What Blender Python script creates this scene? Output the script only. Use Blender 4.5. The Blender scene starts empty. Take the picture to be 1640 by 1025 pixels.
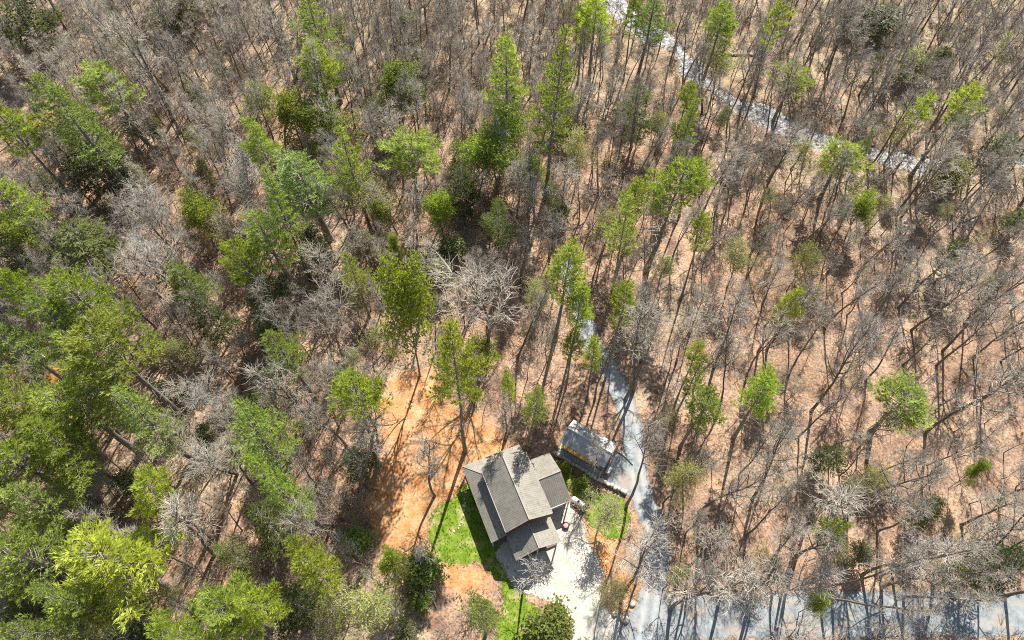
import bpy, math, random
import numpy as np
from mathutils import Vector, Matrix
S = bpy.context.scene
COL = S.collection
rng = np.random.default_rng(11)
random.seed(11)
R = math.radians

# ------------------------------------------------------------------ camera, sky, sun, exposure
CAM_H, TILT, FPX = 110.0, R(31), 1093.0
cam = bpy.data.cameras.new('camera'); cam_o = bpy.data.objects.new('camera', cam); COL.objects.link(cam_o)
cam.sensor_width = 36.0; cam.lens = 36.0 * FPX / 1640.0; cam.clip_end = 20000; cam.clip_start = 0.5
cam_o.location = (0, 0, CAM_H); cam_o.rotation_euler = (TILT, 0, 0)
S.camera = cam_o
SUN_EL, SUN_AZ = R(47), R(17)          # azimuth clockwise from +Y (the way the camera faces)
W = bpy.data.worlds.new('World'); S.world = W; W.use_nodes = True
wn = W.node_tree.nodes; bg = wn['Background']
sky = wn.new('ShaderNodeTexSky'); sky.sky_type = 'NISHITA'; sky.sun_disc = False
sky.sun_elevation = SUN_EL; sky.sun_rotation = SUN_AZ
W.node_tree.links.new(sky.outputs[0], bg.inputs[0]); bg.inputs[1].default_value = 0.075
sun = bpy.data.lights.new('sun', 'SUN'); sun.energy = 5.0; sun.angle = R(0.5); sun.color = (1, 0.955, 0.88)
sun_o = bpy.data.objects.new('sun', sun); COL.objects.link(sun_o)
sdir = Vector((math.sin(SUN_AZ) * math.cos(SUN_EL), math.cos(SUN_AZ) * math.cos(SUN_EL), math.sin(SUN_EL)))
sun_o.rotation_euler = sdir.to_track_quat('Z', 'Y').to_euler(); sun_o.location = (0, 0, 200)
S.view_settings.view_transform = 'Standard'; S.view_settings.look = 'None'
S.view_settings.exposure = 0.83; S.view_settings.gamma = 1.0
try: S.view_settings.use_curve_mapping = False
except Exception: pass

try:
    S.cycles.use_denoising = False; S.cycles.pixel_filter_type = 'BLACKMAN_HARRIS'; S.cycles.filter_width = 1.05
    S.cycles.max_bounces = 8; S.cycles.transparent_max_bounces = 12; S.cycles.sample_clamp_indirect = 4
except Exception: pass

# ------------------------------------------------------------------ pixel (1640x1025) -> ground and back
ct, st = math.cos(TILT), math.sin(TILT)
def at(px, py, z=0.0):
    x = (px - 820) / FPX; y = -(py - 512.5) / FPX
    dx, dy, dz = x, y * ct + st, y * st - ct
    t = (z - CAM_H) / dz
    return np.array([dx * t, dy * t])
def pr(X, Y, Z):
    Z = Z - CAM_H; f = Y * st - Z * ct; u = Y * ct + Z * st
    return 820 + FPX * X / f, 512.5 - FPX * u / f
def depth(X, Y, Z): return Y * st - (Z - CAM_H) * ct
def pix(lst, z=0.0): return np.array([at(a, b, z) for a, b in lst])

# ------------------------------------------------------------------ mesh helpers
def mesh_np(name, V, F, mat, attrs=None, smooth=False, vcol=None):
    V = np.asarray(V, np.float32).reshape(-1, 3); F = np.asarray(F, np.int32); k = F.shape[1]
    m = bpy.data.meshes.new(name)
    m.vertices.add(len(V)); m.vertices.foreach_set('co', V.ravel())
    m.loops.add(F.size); m.loops.foreach_set('vertex_index', F.ravel())
    m.polygons.add(len(F)); m.polygons.foreach_set('loop_start', np.arange(0, F.size, k, dtype=np.int32))
    try: m.polygons.foreach_set('loop_total', np.full(len(F), k, np.int32))
    except Exception: pass
    if smooth: m.polygons.foreach_set('use_smooth', np.ones(len(F), bool))
    for an, av in (attrs or {}).items():
        a = m.attributes.new(an, 'FLOAT', 'POINT'); a.data.foreach_set('value', np.asarray(av, np.float32))
    m.materials.append(mat); m.update(calc_edges=True)
    return m
def link(name, mesh, parent=None, loc=None):
    o = bpy.data.objects.new(name, mesh); COL.objects.link(o)
    if parent is not None: o.parent = parent
    if loc is not None: o.location = loc
    return o
def tag(o, label=None, cat=None, group=None, kind=None):
    if label: o['label'] = label
    if cat: o['category'] = cat
    if group: o['group'] = group
    if kind: o['kind'] = kind
    return o
def empty(name, loc=(0, 0, 0), rz=0.0):
    o = bpy.data.objects.new(name, None); COL.objects.link(o); o.location = loc; o.rotation_euler = (0, 0, rz)
    o.empty_display_size = 0.3
    return o
class MB:
    def __init__(s): s.v = []; s.f = []
    def add(s, V, F):
        b = len(s.v); s.v += [tuple(map(float, p)) for p in V]; s.f += [tuple(b + i for i in q) for q in F]; return s
    def box(s, c, d, rz=0, rx=0):
        M = Matrix.Translation(c) @ Matrix.Rotation(rz, 4, 'Z') @ Matrix.Rotation(rx, 4, 'X')
        x, y, z = d[0] / 2, d[1] / 2, d[2] / 2
        V = [M @ Vector(p) for p in ((-x,-y,-z),(x,-y,-z),(x,y,-z),(-x,y,-z),(-x,-y,z),(x,-y,z),(x,y,z),(-x,y,z))]
        return s.add(V, [(0,3,2,1),(4,5,6,7),(0,1,5,4),(1,2,6,5),(2,3,7,6),(3,0,4,7)])
    def prism(s, pts, t):                      # pts: 3-D polygon, extruded by vector t
        n = len(pts); V = list(map(Vector, pts)); V2 = [p + Vector(t) for p in V]
        F = [tuple(range(n)), tuple(range(2 * n - 1, n - 1, -1))] + [(i, i + n, (i + 1) % n + n, (i + 1) % n) for i in range(n)]
        return s.add(V + V2, F)
    def tube(s, pts, rad, n=8, cap=True):
        P = [Vector(p) for p in pts]; rr = rad if hasattr(rad, '__len__') else [rad] * len(P); V = []
        for i, p in enumerate(P):
            d = (P[min(i + 1, len(P) - 1)] - P[max(i - 1, 0)]).normalized()
            a = d.orthogonal().normalized() if i == 0 else (a - d * a.dot(d)).normalized()
            b = d.cross(a)
            V += [p + (a * math.cos(2 * math.pi * k / n) + b * math.sin(2 * math.pi * k / n)) * rr[i] for k in range(n)]
        F = [(i * n + k, i * n + (k + 1) % n, (i + 1) * n + (k + 1) % n, (i + 1) * n + k) for i in range(len(P) - 1) for k in range(n)]
        if cap: F += [tuple(range(n - 1, -1, -1)), tuple(range((len(P) - 1) * n, len(P) * n))]
        return s.add(V, F)
    def lathe(s, prof, n=20, c=(0, 0, 0)):
        V = [(c[0] + r * math.cos(2 * math.pi * k / n), c[1] + r * math.sin(2 * math.pi * k / n), c[2] + z) for r, z in prof for k in range(n)]
        F = [(i * n + k, i * n + (k + 1) % n, (i + 1) * n + (k + 1) % n, (i + 1) * n + k) for i in range(len(prof) - 1) for k in range(n)]
        return s.add(V, F)
    def mesh(s, name, mat, smooth=False):
        m = bpy.data.meshes.new(name); m.from_pydata(s.v, [], s.f); m.materials.append(mat)
        if smooth: m.polygons.foreach_set('use_smooth', np.ones(len(m.polygons), bool))
        m.update(); return m
    def build(s, name, mat, parent=None, smooth=False, loc=None, bevel=0):
        o = link(name, s.mesh(name, mat, smooth), parent, loc)
        if bevel:
            b = o.modifiers.new('bevel', 'BEVEL'); b.width = bevel; b.segments = 2; b.limit_method = 'ANGLE'
        return o

def tubes(P0, P1, r0, r1, n=3):                # many separate tapered segments at once
    P0 = np.asarray(P0, float); P1 = np.asarray(P1, float); r0 = np.asarray(r0, float); r1 = np.asarray(r1, float)
    d = P1 - P0; d /= np.maximum(np.linalg.norm(d, axis=1, keepdims=True), 1e-6)
    ref = np.where(np.abs(d[:, 2:3]) > 0.8, np.array([[1., 0, 0]]), np.array([[0, 0, 1.]]))
    a = np.cross(d, ref); a /= np.linalg.norm(a, axis=1, keepdims=True); b = np.cross(d, a)
    an = 2 * np.pi * np.arange(n) / n
    ring = a[:, None] * np.cos(an)[None, :, None] + b[:, None] * np.sin(an)[None, :, None]
    V = np.concatenate([P0[:, None] + ring * r0[:, None, None], P1[:, None] + ring * r1[:, None, None]], 1)
    base = (np.arange(len(P0)) * 2 * n)[:, None]; k = np.arange(n); k2 = (k + 1) % n
    F = np.stack([base + k, base + k2, base + k2 + n, base + k + n], 2).reshape(-1, 4)
    return V.reshape(-1, 3), F
def needles(P, D, k, L, w, spread, rg, up=0.0):    # k thin triangles from each tuft
    n = len(P); P = np.repeat(P, k, 0); D = np.repeat(D, k, 0)
    d = D + rg.normal(0, spread, (n * k, 3)); d[:, 2] += up
    d /= np.linalg.norm(d, axis=1, keepdims=True)
    l = L * rg.uniform(0.6, 1.25, (n * k, 1)); s = np.cross(d, rg.normal(0, 1, (n * k, 3)))
    s /= np.maximum(np.linalg.norm(s, axis=1, keepdims=True), 1e-6)
    ww = w * rg.uniform(0.7, 1.3, (n * k, 1)); mid = P + d * l * 0.45
    V = np.stack([P, mid + s * ww, P + d * l, mid - s * ww], 1).reshape(-1, 3)
    F = np.arange(len(V)).reshape(-1, 4)
    t = np.repeat(np.repeat(rg.uniform(0, 1, n), k) * 0.7 + rg.uniform(0, 0.3, n * k), 4)
    return V, F, t

# ------------------------------------------------------------------ materials
def nt(name):
    m = bpy.data.materials.new(name); m.use_nodes = True; t = m.node_tree
    return m, t, t.nodes['Principled BSDF'], t.nodes['Material Output']
def N(t, typ, **kw):
    n = t.nodes.new('ShaderNode' + typ)
    for k, v in kw.items():
        if isinstance(k, str) and hasattr(n, k): setattr(n, k, v)
    return n
def noise(t, vec, scale, detail=4, rough=0.55):
    n = N(t, 'TexNoise'); n.inputs['Scale'].default_value = scale; n.inputs['Detail'].default_value = detail
    n.inputs['Roughness'].default_value = rough; t.links.new(vec, n.inputs['Vector']); return n.outputs['Fac']
def ramp(t, fac, stops):
    r = N(t, 'ValToRGB'); e = r.color_ramp.elements
    while len(e) < len(stops): e.new(0.5)
    for i, (p, c) in enumerate(stops): e[i].position = p; e[i].color = (*c, 1)
    t.links.new(fac, r.inputs[0]); return r.outputs[0]
def mixc(t, fac, a, b, mode='MIX'):
    n = N(t, 'Mix', data_type='RGBA', blend_type=mode); n.clamp_factor = True
    for sock, v in ((n.inputs[0], fac), (n.inputs[6], a), (n.inputs[7], b)):
        if hasattr(v, 'is_output'): t.links.new(v, sock)
        elif isinstance(v, tuple): sock.default_value = (*v, 1)
        else: sock.default_value = v
    return n.outputs[2]
def math_(t, op, a, b=0.0, c=0.0):
    n = N(t, 'Math', operation=op)
    for i, v in enumerate((a, b, c)):
        if hasattr(v, 'is_output'): t.links.new(v, n.inputs[i])
        else: n.inputs[i].default_value = v
    return n.outputs[0]
def bump(t, p, h, strength=0.4, dist=0.05):
    b = N(t, 'Bump'); b.inputs['Strength'].default_value = strength; b.inputs['Distance'].default_value = dist
    t.links.new(h, b.inputs['Height']); t.links.new(b.outputs[0], p.inputs['Normal'])
def objco(t): return N(t, 'TexCoord').outputs['Object']
def attr(t, name): 
    n = N(t, 'Attribute'); n.attribute_name = name; return n.outputs['Fac']

def mat_plain(name, col, rough=0.7, var=0.15, scale=3.0, metal=0.0, bmp=0.0):
    m, t, p, o = nt(name); v = objco(t)
    f = noise(t, v, scale, 5)
    t.links.new(ramp(t, f, [(0.25, tuple(c * (1 - var) for c in col)), (0.75, tuple(min(1, c * (1 + var)) for c in col))]), p.inputs['Base Color'])
    p.inputs['Roughness'].default_value = rough; p.inputs['Metallic'].default_value = metal
    if bmp: bump(t, p, noise(t, v, scale * 6, 4), bmp, 0.03)
    return m
def mat_foliage():
    m, t, p, o = nt('foliage'); t.nodes.remove(p)
    oi = N(t, 'ObjectInfo'); tint = attr(t, 'tint')
    dark = mixc(t, 1.0, oi.outputs['Color'], (0.58, 0.58, 0.6), 'MULTIPLY')
    lite = mixc(t, 1.0, oi.outputs['Color'], (1.5, 1.45, 1.15), 'MULTIPLY')
    c = mixc(t, tint, dark, lite)
    d = N(t, 'BsdfPrincipled'); d.inputs['Roughness'].default_value = 0.5; d.inputs['Specular IOR Level'].default_value = 0.35
    t.links.new(c, d.inputs['Base Color'])
    tr = N(t, 'BsdfTranslucent'); t.links.new(mixc(t, 1.0, c, (1.25, 1.25, 0.6), 'MULTIPLY'), tr.inputs[0])
    mx = N(t, 'MixShader'); mx.inputs[0].default_value = 0.5
    t.links.new(d.outputs[0], mx.inputs[1]); t.links.new(tr.outputs[0], mx.inputs[2]); t.links.new(mx.outputs[0], o.inputs[0])
    return m
def mat_bark(name, a, b):
    m, t, p, o = nt(name); v = objco(t)
    mp = N(t, 'Mapping'); mp.inputs['Scale'].default_value = (5, 5, 0.8); t.links.new(v, mp.inputs[0])
    f = noise(t, mp.outputs[0], 1.6, 6, 0.65); rnd = N(t, 'ObjectInfo').outputs['Random']
    c = ramp(t, f, [(0.3, a), (0.72, b)])
    k = math_(t, 'MULTIPLY_ADD', rnd, 0.5, 0.66)
    cc = N(t, 'VectorMath', operation='SCALE'); t.links.new(c, cc.inputs[0]); t.links.new(k, cc.inputs['Scale'])
    t.links.new(cc.outputs[0], p.inputs['Base Color']); p.inputs['Roughness'].default_value = 0.85
    bump(t, p, f, 0.6, 0.04); return m
def mat_ground():
    m, t, p, o = nt('leaf_litter'); v = objco(t)
    big = noise(t, v, 0.045, 3, 0.5); mid = noise(t, v, 0.33, 5, 0.6); fine = noise(t, v, 2.6, 6, 0.7)
    vo = N(t, 'TexVoronoi'); vo.inputs['Scale'].default_value = 4.2; t.links.new(v, vo.inputs['Vector'])
    leaf = N(t, 'SeparateColor'); t.links.new(vo.outputs['Color'], leaf.inputs[0])
    base = ramp(t, big, [(0.36, (0.31, 0.215, 0.15)), (0.5, (0.44, 0.30, 0.215)), (0.64, (0.42, 0.33, 0.245))])
    base = mixc(t, attr(t, 'tan'), base, (0.40, 0.325, 0.235))
    lf = ramp(t, leaf.outputs[0], [(0.0, (0.5, 0.45, 0.42)), (0.45, (1.0, 1.0, 1.0)), (1.0, (1.35, 1.3, 1.2))])
    c = mixc(t, 0.75, base, lf, 'MULTIPLY')
    dr_ = noise(t, v, 0.16, 5, 0.6); c = mixc(t, 0.85, c, ramp(t, dr_, [(0.36, (0.62, 0.58, 0.56)), (0.5, (0.95, 0.95, 0.95)), (0.66, (1.12, 1.1, 1.06))]), 'MULTIPLY')
    md = ramp(t, mid, [(0.3, (0.55, 0.52, 0.5)), (0.5, (1, 1, 1)), (0.72, (1.25, 1.2, 1.12))])
    c = mixc(t, 0.9, c, md, 'MULTIPLY')
    fd = ramp(t, fine, [(0.34, (0.42, 0.38, 0.35)), (0.5, (1, 1, 1)), (0.68, (1.3, 1.28, 1.25))])
    c = mixc(t, 0.75, c, fd, 'MULTIPLY')
    clayn = math_(t, 'ADD', attr(t, 'clay'), math_(t, 'ADD', math_(t, 'MULTIPLY_ADD', mid, 1.6, -0.85), math_(t, 'MULTIPLY_ADD', fine, 1.2, -0.6)))
    clayf = math_(t, 'MULTIPLY', math_(t, 'SMOOTH_MAX', clayn, 0.0), 1.0)
    clay = ramp(t, noise(t, v, 0.5, 6, 0.65), [(0.3, (0.50, 0.18, 0.06)), (0.47, (0.60, 0.295, 0.125)), (0.66, (0.66, 0.42, 0.235))])
    clay = mixc(t, 0.6, clay, fd, 'MULTIPLY')
    c = mixc(t, clayf, c, clay)
    och = ramp(t, mid, [(0.3, (0.30, 0.13, 0.03)), (0.7, (0.50, 0.27, 0.07))])
    c = mixc(t, attr(t, 'ochre'), c, mixc(t, 0.7, och, fd, 'MULTIPLY'))
    green = ramp(t, fine, [(0.3, (0.10, 0.11, 0.03)), (0.7, (0.28, 0.28, 0.09))])
    moss = math_(t, 'SMOOTH_MIN', math_(t, 'MULTIPLY', math_(t, 'MAXIMUM', math_(t, 'SUBTRACT', noise(t, v, 0.12, 4), 0.58), 0.0), 4.0), 0.5)
    c = mixc(t, math_(t, 'MULTIPLY', moss, 0.5), c, green)
    t.links.new(c, p.inputs['Base Color']); p.inputs['Roughness'].default_value = 0.95
    p.inputs['Specular IOR Level'].default_value = 0.15
    bump(t, p, math_(t, 'ADD', math_(t, 'MULTIPLY', fine, 1.0), math_(t, 'MULTIPLY', leaf.outputs[0], 0.5)), 0.7, 0.12)
    return m
def mat_sheet(name, stops, scale, jag=0.9, rough=0.9, bmp=0.5, second=None, track=None):
    m, t, p, o = nt(name); v = objco(t)
    f = noise(t, v, scale, 6, 0.65); g = noise(t, v, scale * 9, 5, 0.7)
    c = ramp(t, f, stops)
    if second: c = mixc(t, math_(t, 'MULTIPLY', math_(t, 'MAXIMUM', math_(t, 'SUBTRACT', noise(t, v, second[0], 5), second[1]), 0.0), second[3]), c, second[2])
    c = mixc(t, 0.8, c, ramp(t, g, [(0.3, (0.68, 0.68, 0.66)), (0.5, (1, 1, 1)), (0.7, (1.18, 1.18, 1.16))]), 'MULTIPLY')
    if track: c = mixc(t, math_(t, 'MULTIPLY', attr(t, 'track'), 0.55), c, track)
    t.links.new(c, p.inputs['Base Color']); p.inputs['Roughness'].default_value = rough; p.inputs['Specular IOR Level'].default_value = 0.2
    bump(t, p, g, bmp, 0.05)
    e = math_(t, 'ADD', math_(t, 'MULTIPLY', math_(t, 'SUBTRACT', math_(t, 'ADD', math_(t, 'MULTIPLY', noise(t, v, 0.8, 6, 0.75), .6), math_(t, 'MULTIPLY', noise(t, v, 5.0, 4, 0.7), .4)), 0.5), jag * 5), attr(t, 'sd'))
    keep = math_(t, 'LESS_THAN', e, 0.0)
    tr = N(t, 'BsdfTransparent'); mx = N(t, 'MixShader')
    t.links.new(keep, mx.inputs[0]); t.links.new(tr.outputs[0], mx.inputs[1]); t.links.new(p.outputs[0], mx.inputs[2])
    t.links.new(mx.outputs[0], o.inputs[0]); return m
def mat_water():
    m, t, p, o = nt('creek_water'); v = objco(t)
    f = noise(t, v, 0.6, 5); glint = noise(t, v, 1.4, 6, 0.75)
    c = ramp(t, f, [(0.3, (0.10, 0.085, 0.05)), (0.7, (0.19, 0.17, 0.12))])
    glint_fac = math_(t, 'MULTIPLY', math_(t, 'MAXIMUM', math_(t, 'SUBTRACT', glint, 0.42), 0.0), 4.6)
    c = mixc(t, glint_fac, c, (0.68, 0.70, 0.73))  # sun glint and sky gleam painted into the water colour as whitish mottling
    t.links.new(c, p.inputs['Base Color']); p.inputs['Roughness'].default_value = 0.34; p.inputs['IOR'].default_value = 1.33
    p.inputs['Specular IOR Level'].default_value = 0.9
    bump(t, p, math_(t, 'ADD', noise(t, v, 2.4, 4), math_(t, 'MULTIPLY', noise(t, v, 7, 3), 0.5)), 1.0, 0.25)
    return m
def mat_roof(name, col, col2):
    m, t, p, o = nt(name); v = objco(t)
    f = noise(t, v, 0.5, 5, 0.6)
    c = ramp(t, f, [(0.3, col), (0.7, col2)])
    g = noise(t, v, 5, 5, 0.7); c = mixc(t, 0.5, c, ramp(t, g, [(0.35, (0.72, 0.72, 0.72)), (0.55, (1, 1, 1)), (0.75, (1.12, 1.12, 1.12))]), 'MULTIPLY')
    st_ = noise(t, v, 1.3, 7, 0.75); c = mixc(t, 0.6, c, ramp(t, st_, [(0.36, (0.66, 0.63, 0.58)), (0.5, (1, 1, 1)), (0.66, (1.15, 1.14, 1.12))]), 'MULTIPLY')
    t.links.new(c, p.inputs['Base Color']); p.inputs['Roughness'].default_value = 0.5; p.inputs['Metallic'].default_value = 0.25
    return m
M = dict(
    foliage=mat_foliage(),
    trunk=mat_bark('trunk_bark', (0.09, 0.075, 0.06), (0.29, 0.255, 0.215)),
    pine_trunk=mat_bark('pine_bark', (0.12, 0.10, 0.085), (0.36, 0.32, 0.28)),
    twig=mat_bark('twig_bark', (0.31, 0.27, 0.215), (0.66, 0.60, 0.50)),
    pale_twig=mat_bark('pale_bark', (0.38, 0.36, 0.32), (0.66, 0.63, 0.58)),
    brush=mat_bark('brush_bark', (0.27, 0.22, 0.165), (0.56, 0.49, 0.40)),
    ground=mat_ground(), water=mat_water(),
    road=mat_sheet('blue_grey_gravel', [(0.3, (0.19, 0.21, 0.218)), (0.5, (0.29, 0.315, 0.322)), (0.7, (0.39, 0.41, 0.415))], 0.7, 1.15, second=(0.35, 0.5, (0.38, 0.30, 0.225), 5.0), track=(0.50, 0.525, 0.53)),
    yard=mat_sheet('pale_yard_gravel', [(0.3, (0.42, 0.38, 0.32)), (0.5, (0.54, 0.495, 0.425)), (0.7, (0.61, 0.565, 0.49))], 0.6, 0.5, second=(0.4, 0.6, (0.5, 0.44, 0.36), 5.0)),
    lawn=mat_sheet('lawn_grass', [(0.3, (0.10, 0.17, 0.015)), (0.5, (0.16, 0.245, 0.02)), (0.7, (0.27, 0.31, 0.06))], 0.9, 1.0, second=(0.45, 0.52, (0.42, 0.35, 0.16), 5.0)),
    roof=mat_roof('tan_metal_roof', (0.27, 0.25, 0.21), (0.35, 0.325, 0.275)),
    shed_roof=mat_roof('grey_metal_roof', (0.40, 0.395, 0.385), (0.55, 0.54, 0.52)),
    roof_trim=mat_plain('roof_trim', (0.36, 0.335, 0.29), 0.5, 0.06),
    pale_trim=mat_plain('pale_trim', (0.62, 0.60, 0.56), 0.5, 0.06),
    log=mat_plain('stained_wood_wall', (0.16, 0.085, 0.045), 0.7, 0.3, 2.0, 0, 0.3),
    beam=mat_plain('yellow_timber', (0.52, 0.30, 0.07), 0.7, 0.15, 3.0),
    board=mat_plain('grey_boards', (0.20, 0.18, 0.155), 0.8, 0.2),
    post=mat_plain('pale_post', (0.55, 0.51, 0.45), 0.6, 0.12),
    deck=mat_plain('deck_boards', (0.20, 0.15, 0.11), 0.8, 0.2, 4.0),
    stone=mat_plain('pale_stone', (0.62, 0.56, 0.47), 0.9, 0.2, 2.0, 0, 0.6),
    boulder=mat_plain('boulder_stone', (0.55, 0.44, 0.35), 0.9, 0.3, 1.5, 0, 0.7),
    creekstone=mat_plain('creek_stone', (0.33, 0.30, 0.26), 0.85, 0.3, 1.5, 0, 0.5),
    concrete=mat_plain('concrete', (0.55, 0.53, 0.49), 0.9, 0.1, 2.0, 0, 0.2),
    white=mat_plain('white_paint', (0.82, 0.81, 0.80), 0.4, 0.03),
    black=mat_plain('black_metal', (0.03, 0.03, 0.035), 0.5, 0.1),
    rust=mat_plain('red_rusted_steel', (0.30, 0.07, 0.05), 0.6, 0.25, 6.0),
    ash=mat_plain('pale_ash', (0.62, 0.42, 0.38), 0.9, 0.2, 8.0),
    greybox=mat_plain('pale_grey_paint', (0.50, 0.55, 0.57), 0.5, 0.05),
    glass=mat_plain('window_glass', (0.03, 0.04, 0.05), 0.08, 0.05),
    log_wood=mat_plain('weathered_log', (0.50, 0.44, 0.36), 0.85, 0.25, 3.0, 0, 0.4),
    straw=mat_plain('straw', (0.42, 0.36, 0.2), 0.9, 0.2),
)

# ------------------------------------------------------------------ plan of the place
HO = np.array([-8.06, 36.36]); HU = np.array([math.cos(R(22.2)), math.sin(R(22.2))]); HV = np.array([HU[1], -HU[0]])   # cabin axes
def hp(u, v, z=0.0): p = HO + HU * u + HV * v; return (p[0], p[1], z)
SO = np.array([9.23, 42.65]); SE_ = np.array([math.cos(R(-32.1)), math.sin(R(-32.1))]); SN = np.array([SE_[1], -SE_[0]])  # shed axes
HOUSE = np.array([hp(2, 2)[:2], hp(14, 3)[:2], hp(14, 12)[:2], hp(10, 17)[:2], hp(2, 17)[:2], hp(0, 13)[:2]])
SHED = np.array([SO + SE_ * a + SN * b for a, b in ((-.3, -2.4), (8.3, -2.4), (8.3, 2.6), (-.3, 2.6))])
z3 = lambda L: [(800 + a / 2.93, 675 + b / 2.93) for a, b in L]
YARD = pix(z3([(-20, 620), (100, 420), (245, 420), (330, 380), (385, 460), (405, 540), (440, 610), (480, 690), (490, 740), (470, 830), (500, 880), (560, 930), (560, 1060), (340, 1060), (345, 930), (280, 860), (200, 830), (110, 800), (60, 770)]))
LAWN1 = pix([(735, 782), (724, 801), (706, 808), (690, 830), (684, 866), (697, 888), (708, 900), (736, 905), (763, 898), (780, 907), (784, 918), (799, 928), (830, 915), (800, 850), (770, 790), (752, 772)])
LAWN2 = pix([(800, 918), (806, 960), (797, 1000), (790, 1060), (885, 1060), (872, 990), (858, 972), (842, 962), (836, 935)])
LAWN3 = pix([(888, 735), (900, 738), (915, 755), (940, 775), (962, 790), (1000, 800), (1008, 830), (1000, 862), (975, 862), (945, 840), (935, 815), (915, 790), (905, 772), (897, 755)])
ROADL = [pix([(905, 420), (925, 470), (938, 520), (950, 555), (975, 592), (1000, 640), (1014, 690), (1017, 740), (1027, 790), (1046, 840), (1054, 890), (1050, 930), (1040, 975), (1032, 1030), (1020, 1090)]),
         pix([(880, 1095), (960, 1042), (1050, 1000), (1120, 986), (1250, 984), (1400, 984), (1520, 984), (1660, 984), (1800, 986)])]
ROADW = [1.75, 3.1]
PAD = pix([(968, 765), (980, 728), (998, 722), (1012, 735), (1022, 750), (1026, 790), (1008, 795), (985, 785)])
CLAY = pix([(632, 600), (690, 590), (722, 640), (800, 690), (835, 702), (775, 740), (748, 770), (735, 795), (690, 815), (680, 870), (700, 890), (640, 880), (600, 862), (592, 800), (620, 720), (603, 650)])
CLAY2 = pix([(700, 895), (780, 912), (785, 938), (740, 952), (702, 935)])
CLAY3 = pix([(945, 845), (985, 855), (990, 890), (965, 925), (950, 900)])
CREEK = pix([(930, -60), (975, 0), (1012, 38), (1052, 58), (1080, 72), (1098, 97), (1118, 122), (1142, 143), (1178, 168), (1215, 185), (1250, 199), (1285, 214), (1320, 228), (1370, 241), (1425, 255), (1480, 264), (1540, 268), (1600, 262), (1680, 250)], -0.4)
def sd_poly(P, poly):
    x, y = P[:, 0], P[:, 1]; d = np.full(len(P), 1e9); ins = np.zeros(len(P), bool)
    for i in range(len(poly)):
        a, b = poly[i - 1], poly[i]; e = b - a; w = P - a
        t = np.clip((w @ e) / (e @ e), 0, 1); q = w - t[:, None] * e; d = np.minimum(d, (q * q).sum(1))
        c = (a[1] > y) != (b[1] > y)
        ins ^= c & (x < (b[0] - a[0]) * (y - a[1]) / (b[1] - a[1] + 1e-12) + a[0])
    d = np.sqrt(d); return np.where(ins, -d, d)
def sd_line(P, line):
    d = np.full(len(P), 1e9)
    for i in range(1, len(line)):
        a, b = line[i - 1], line[i]; e = b - a; w = P - a
        t = np.clip((w @ e) / (e @ e), 0, 1); q = w - t[:, None] * e; d = np.minimum(d, (q * q).sum(1))
    return np.sqrt(d)
def sd_road(P): return np.minimum(np.minimum(sd_line(P, ROADL[0]) - ROADW[0], sd_line(P, ROADL[1]) - ROADW[1]), sd_poly(P, PAD))
def sd_lawn(P): return np.minimum(np.minimum(sd_poly(P, LAWN1), sd_poly(P, LAWN2)), sd_poly(P, LAWN3))
def sd_creek(P): return sd_line(P, CREEK) - (2.0 + 0.7 * np.sin(P[:, 0] * 0.23) + 0.5 * np.sin(P[:, 1] * 0.51 + 1) + .45 * np.sin(P[:, 0] * 1.1 + P[:, 1] * .7) - 1.2 * smooth(CREEK[15][0] - 8, CREEK[15][0] + 10, P[:, 0]))
def sd_built(P):
    d = np.minimum(sd_road(P), sd_lawn(P))
    for q in (HOUSE, SHED, YARD): d = np.minimum(d, sd_poly(P, q))
    return d
def sd_clay(P): return np.minimum(np.minimum(sd_poly(P, CLAY), sd_poly(P, CLAY2)), sd_poly(P, CLAY3))
def smooth(a, b, x): t = np.clip((x - a) / (b - a), 0, 1); return t * t * (3 - 2 * t)
def terrain(P):
    x, y = P[:, 0], P[:, 1]
    z = 0.42 * np.sin(x * 0.21 + 1.3 * np.sin(y * 0.11)) * np.sin(y * 0.19 + 0.7 + 1.1 * np.sin(x * 0.09)) + 0.16 * np.sin(x * 0.53 + y * 0.31) * np.sin(y * 0.47 - x * 0.2)
    z = z * smooth(1.0, 9.0, sd_built(P)) - 0.05
    near = np.hypot(x, y - 80) < 400
    return z - np.where(near, 1.3 * smooth(1.8, -1.2, sd_creek(P)), 0)
def tz(x, y): return float(terrain(np.array([[x, y]], float))[0])

# ------------------------------------------------------------------ ground, water, road, yard, lawn
far = [-6000, -2500, -1200, -700, -450, -300]
gx = np.array(far + list(np.arange(-200, 201, 1.0)) + [-q for q in far[::-1]])
gy = np.array([-6000, -2500, -1000, -400, -150, -40] + list(np.arange(0, 211, 1.0)) + [260, 350, 600, 1200, 2500, 6000])
GX, GY = np.meshgrid(gx, gy); P = np.stack([GX.ravel(), GY.ravel()], 1)
OCH = [(at(128, 560), 3.0), (at(85, 600), 2.6), (at(65, 195), 3.0), (at(1005, 935), 1.6)]
och = np.zeros(len(P)); 
for c, r in OCH: och = np.maximum(och, smooth(r + 1.5, r - 1.5, np.hypot(*(P - c).T)))
ppx, ppy = pr(P[:, 0], np.maximum(P[:, 1], -30), 0)
tan = smooth(250, 60, ppy) * 0.75 + smooth(1250, 1500, ppx) * smooth(600, 300, ppy) * 0.6
nx, ny = len(gx), len(gy); I = np.arange(nx * ny).reshape(ny, nx)
F = np.stack([I[:-1, :-1], I[:-1, 1:], I[1:, 1:], I[1:, :-1]], 2).reshape(-1, 4)
g = link('ground', mesh_np('ground', np.c_[P, terrain(P)], F, M['ground'], dict(clay=smooth(2.0, -1.5, sd_clay(P)), ochre=och, tan=np.clip(tan, 0, 1)), True)); tag(g, kind='structure')
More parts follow.
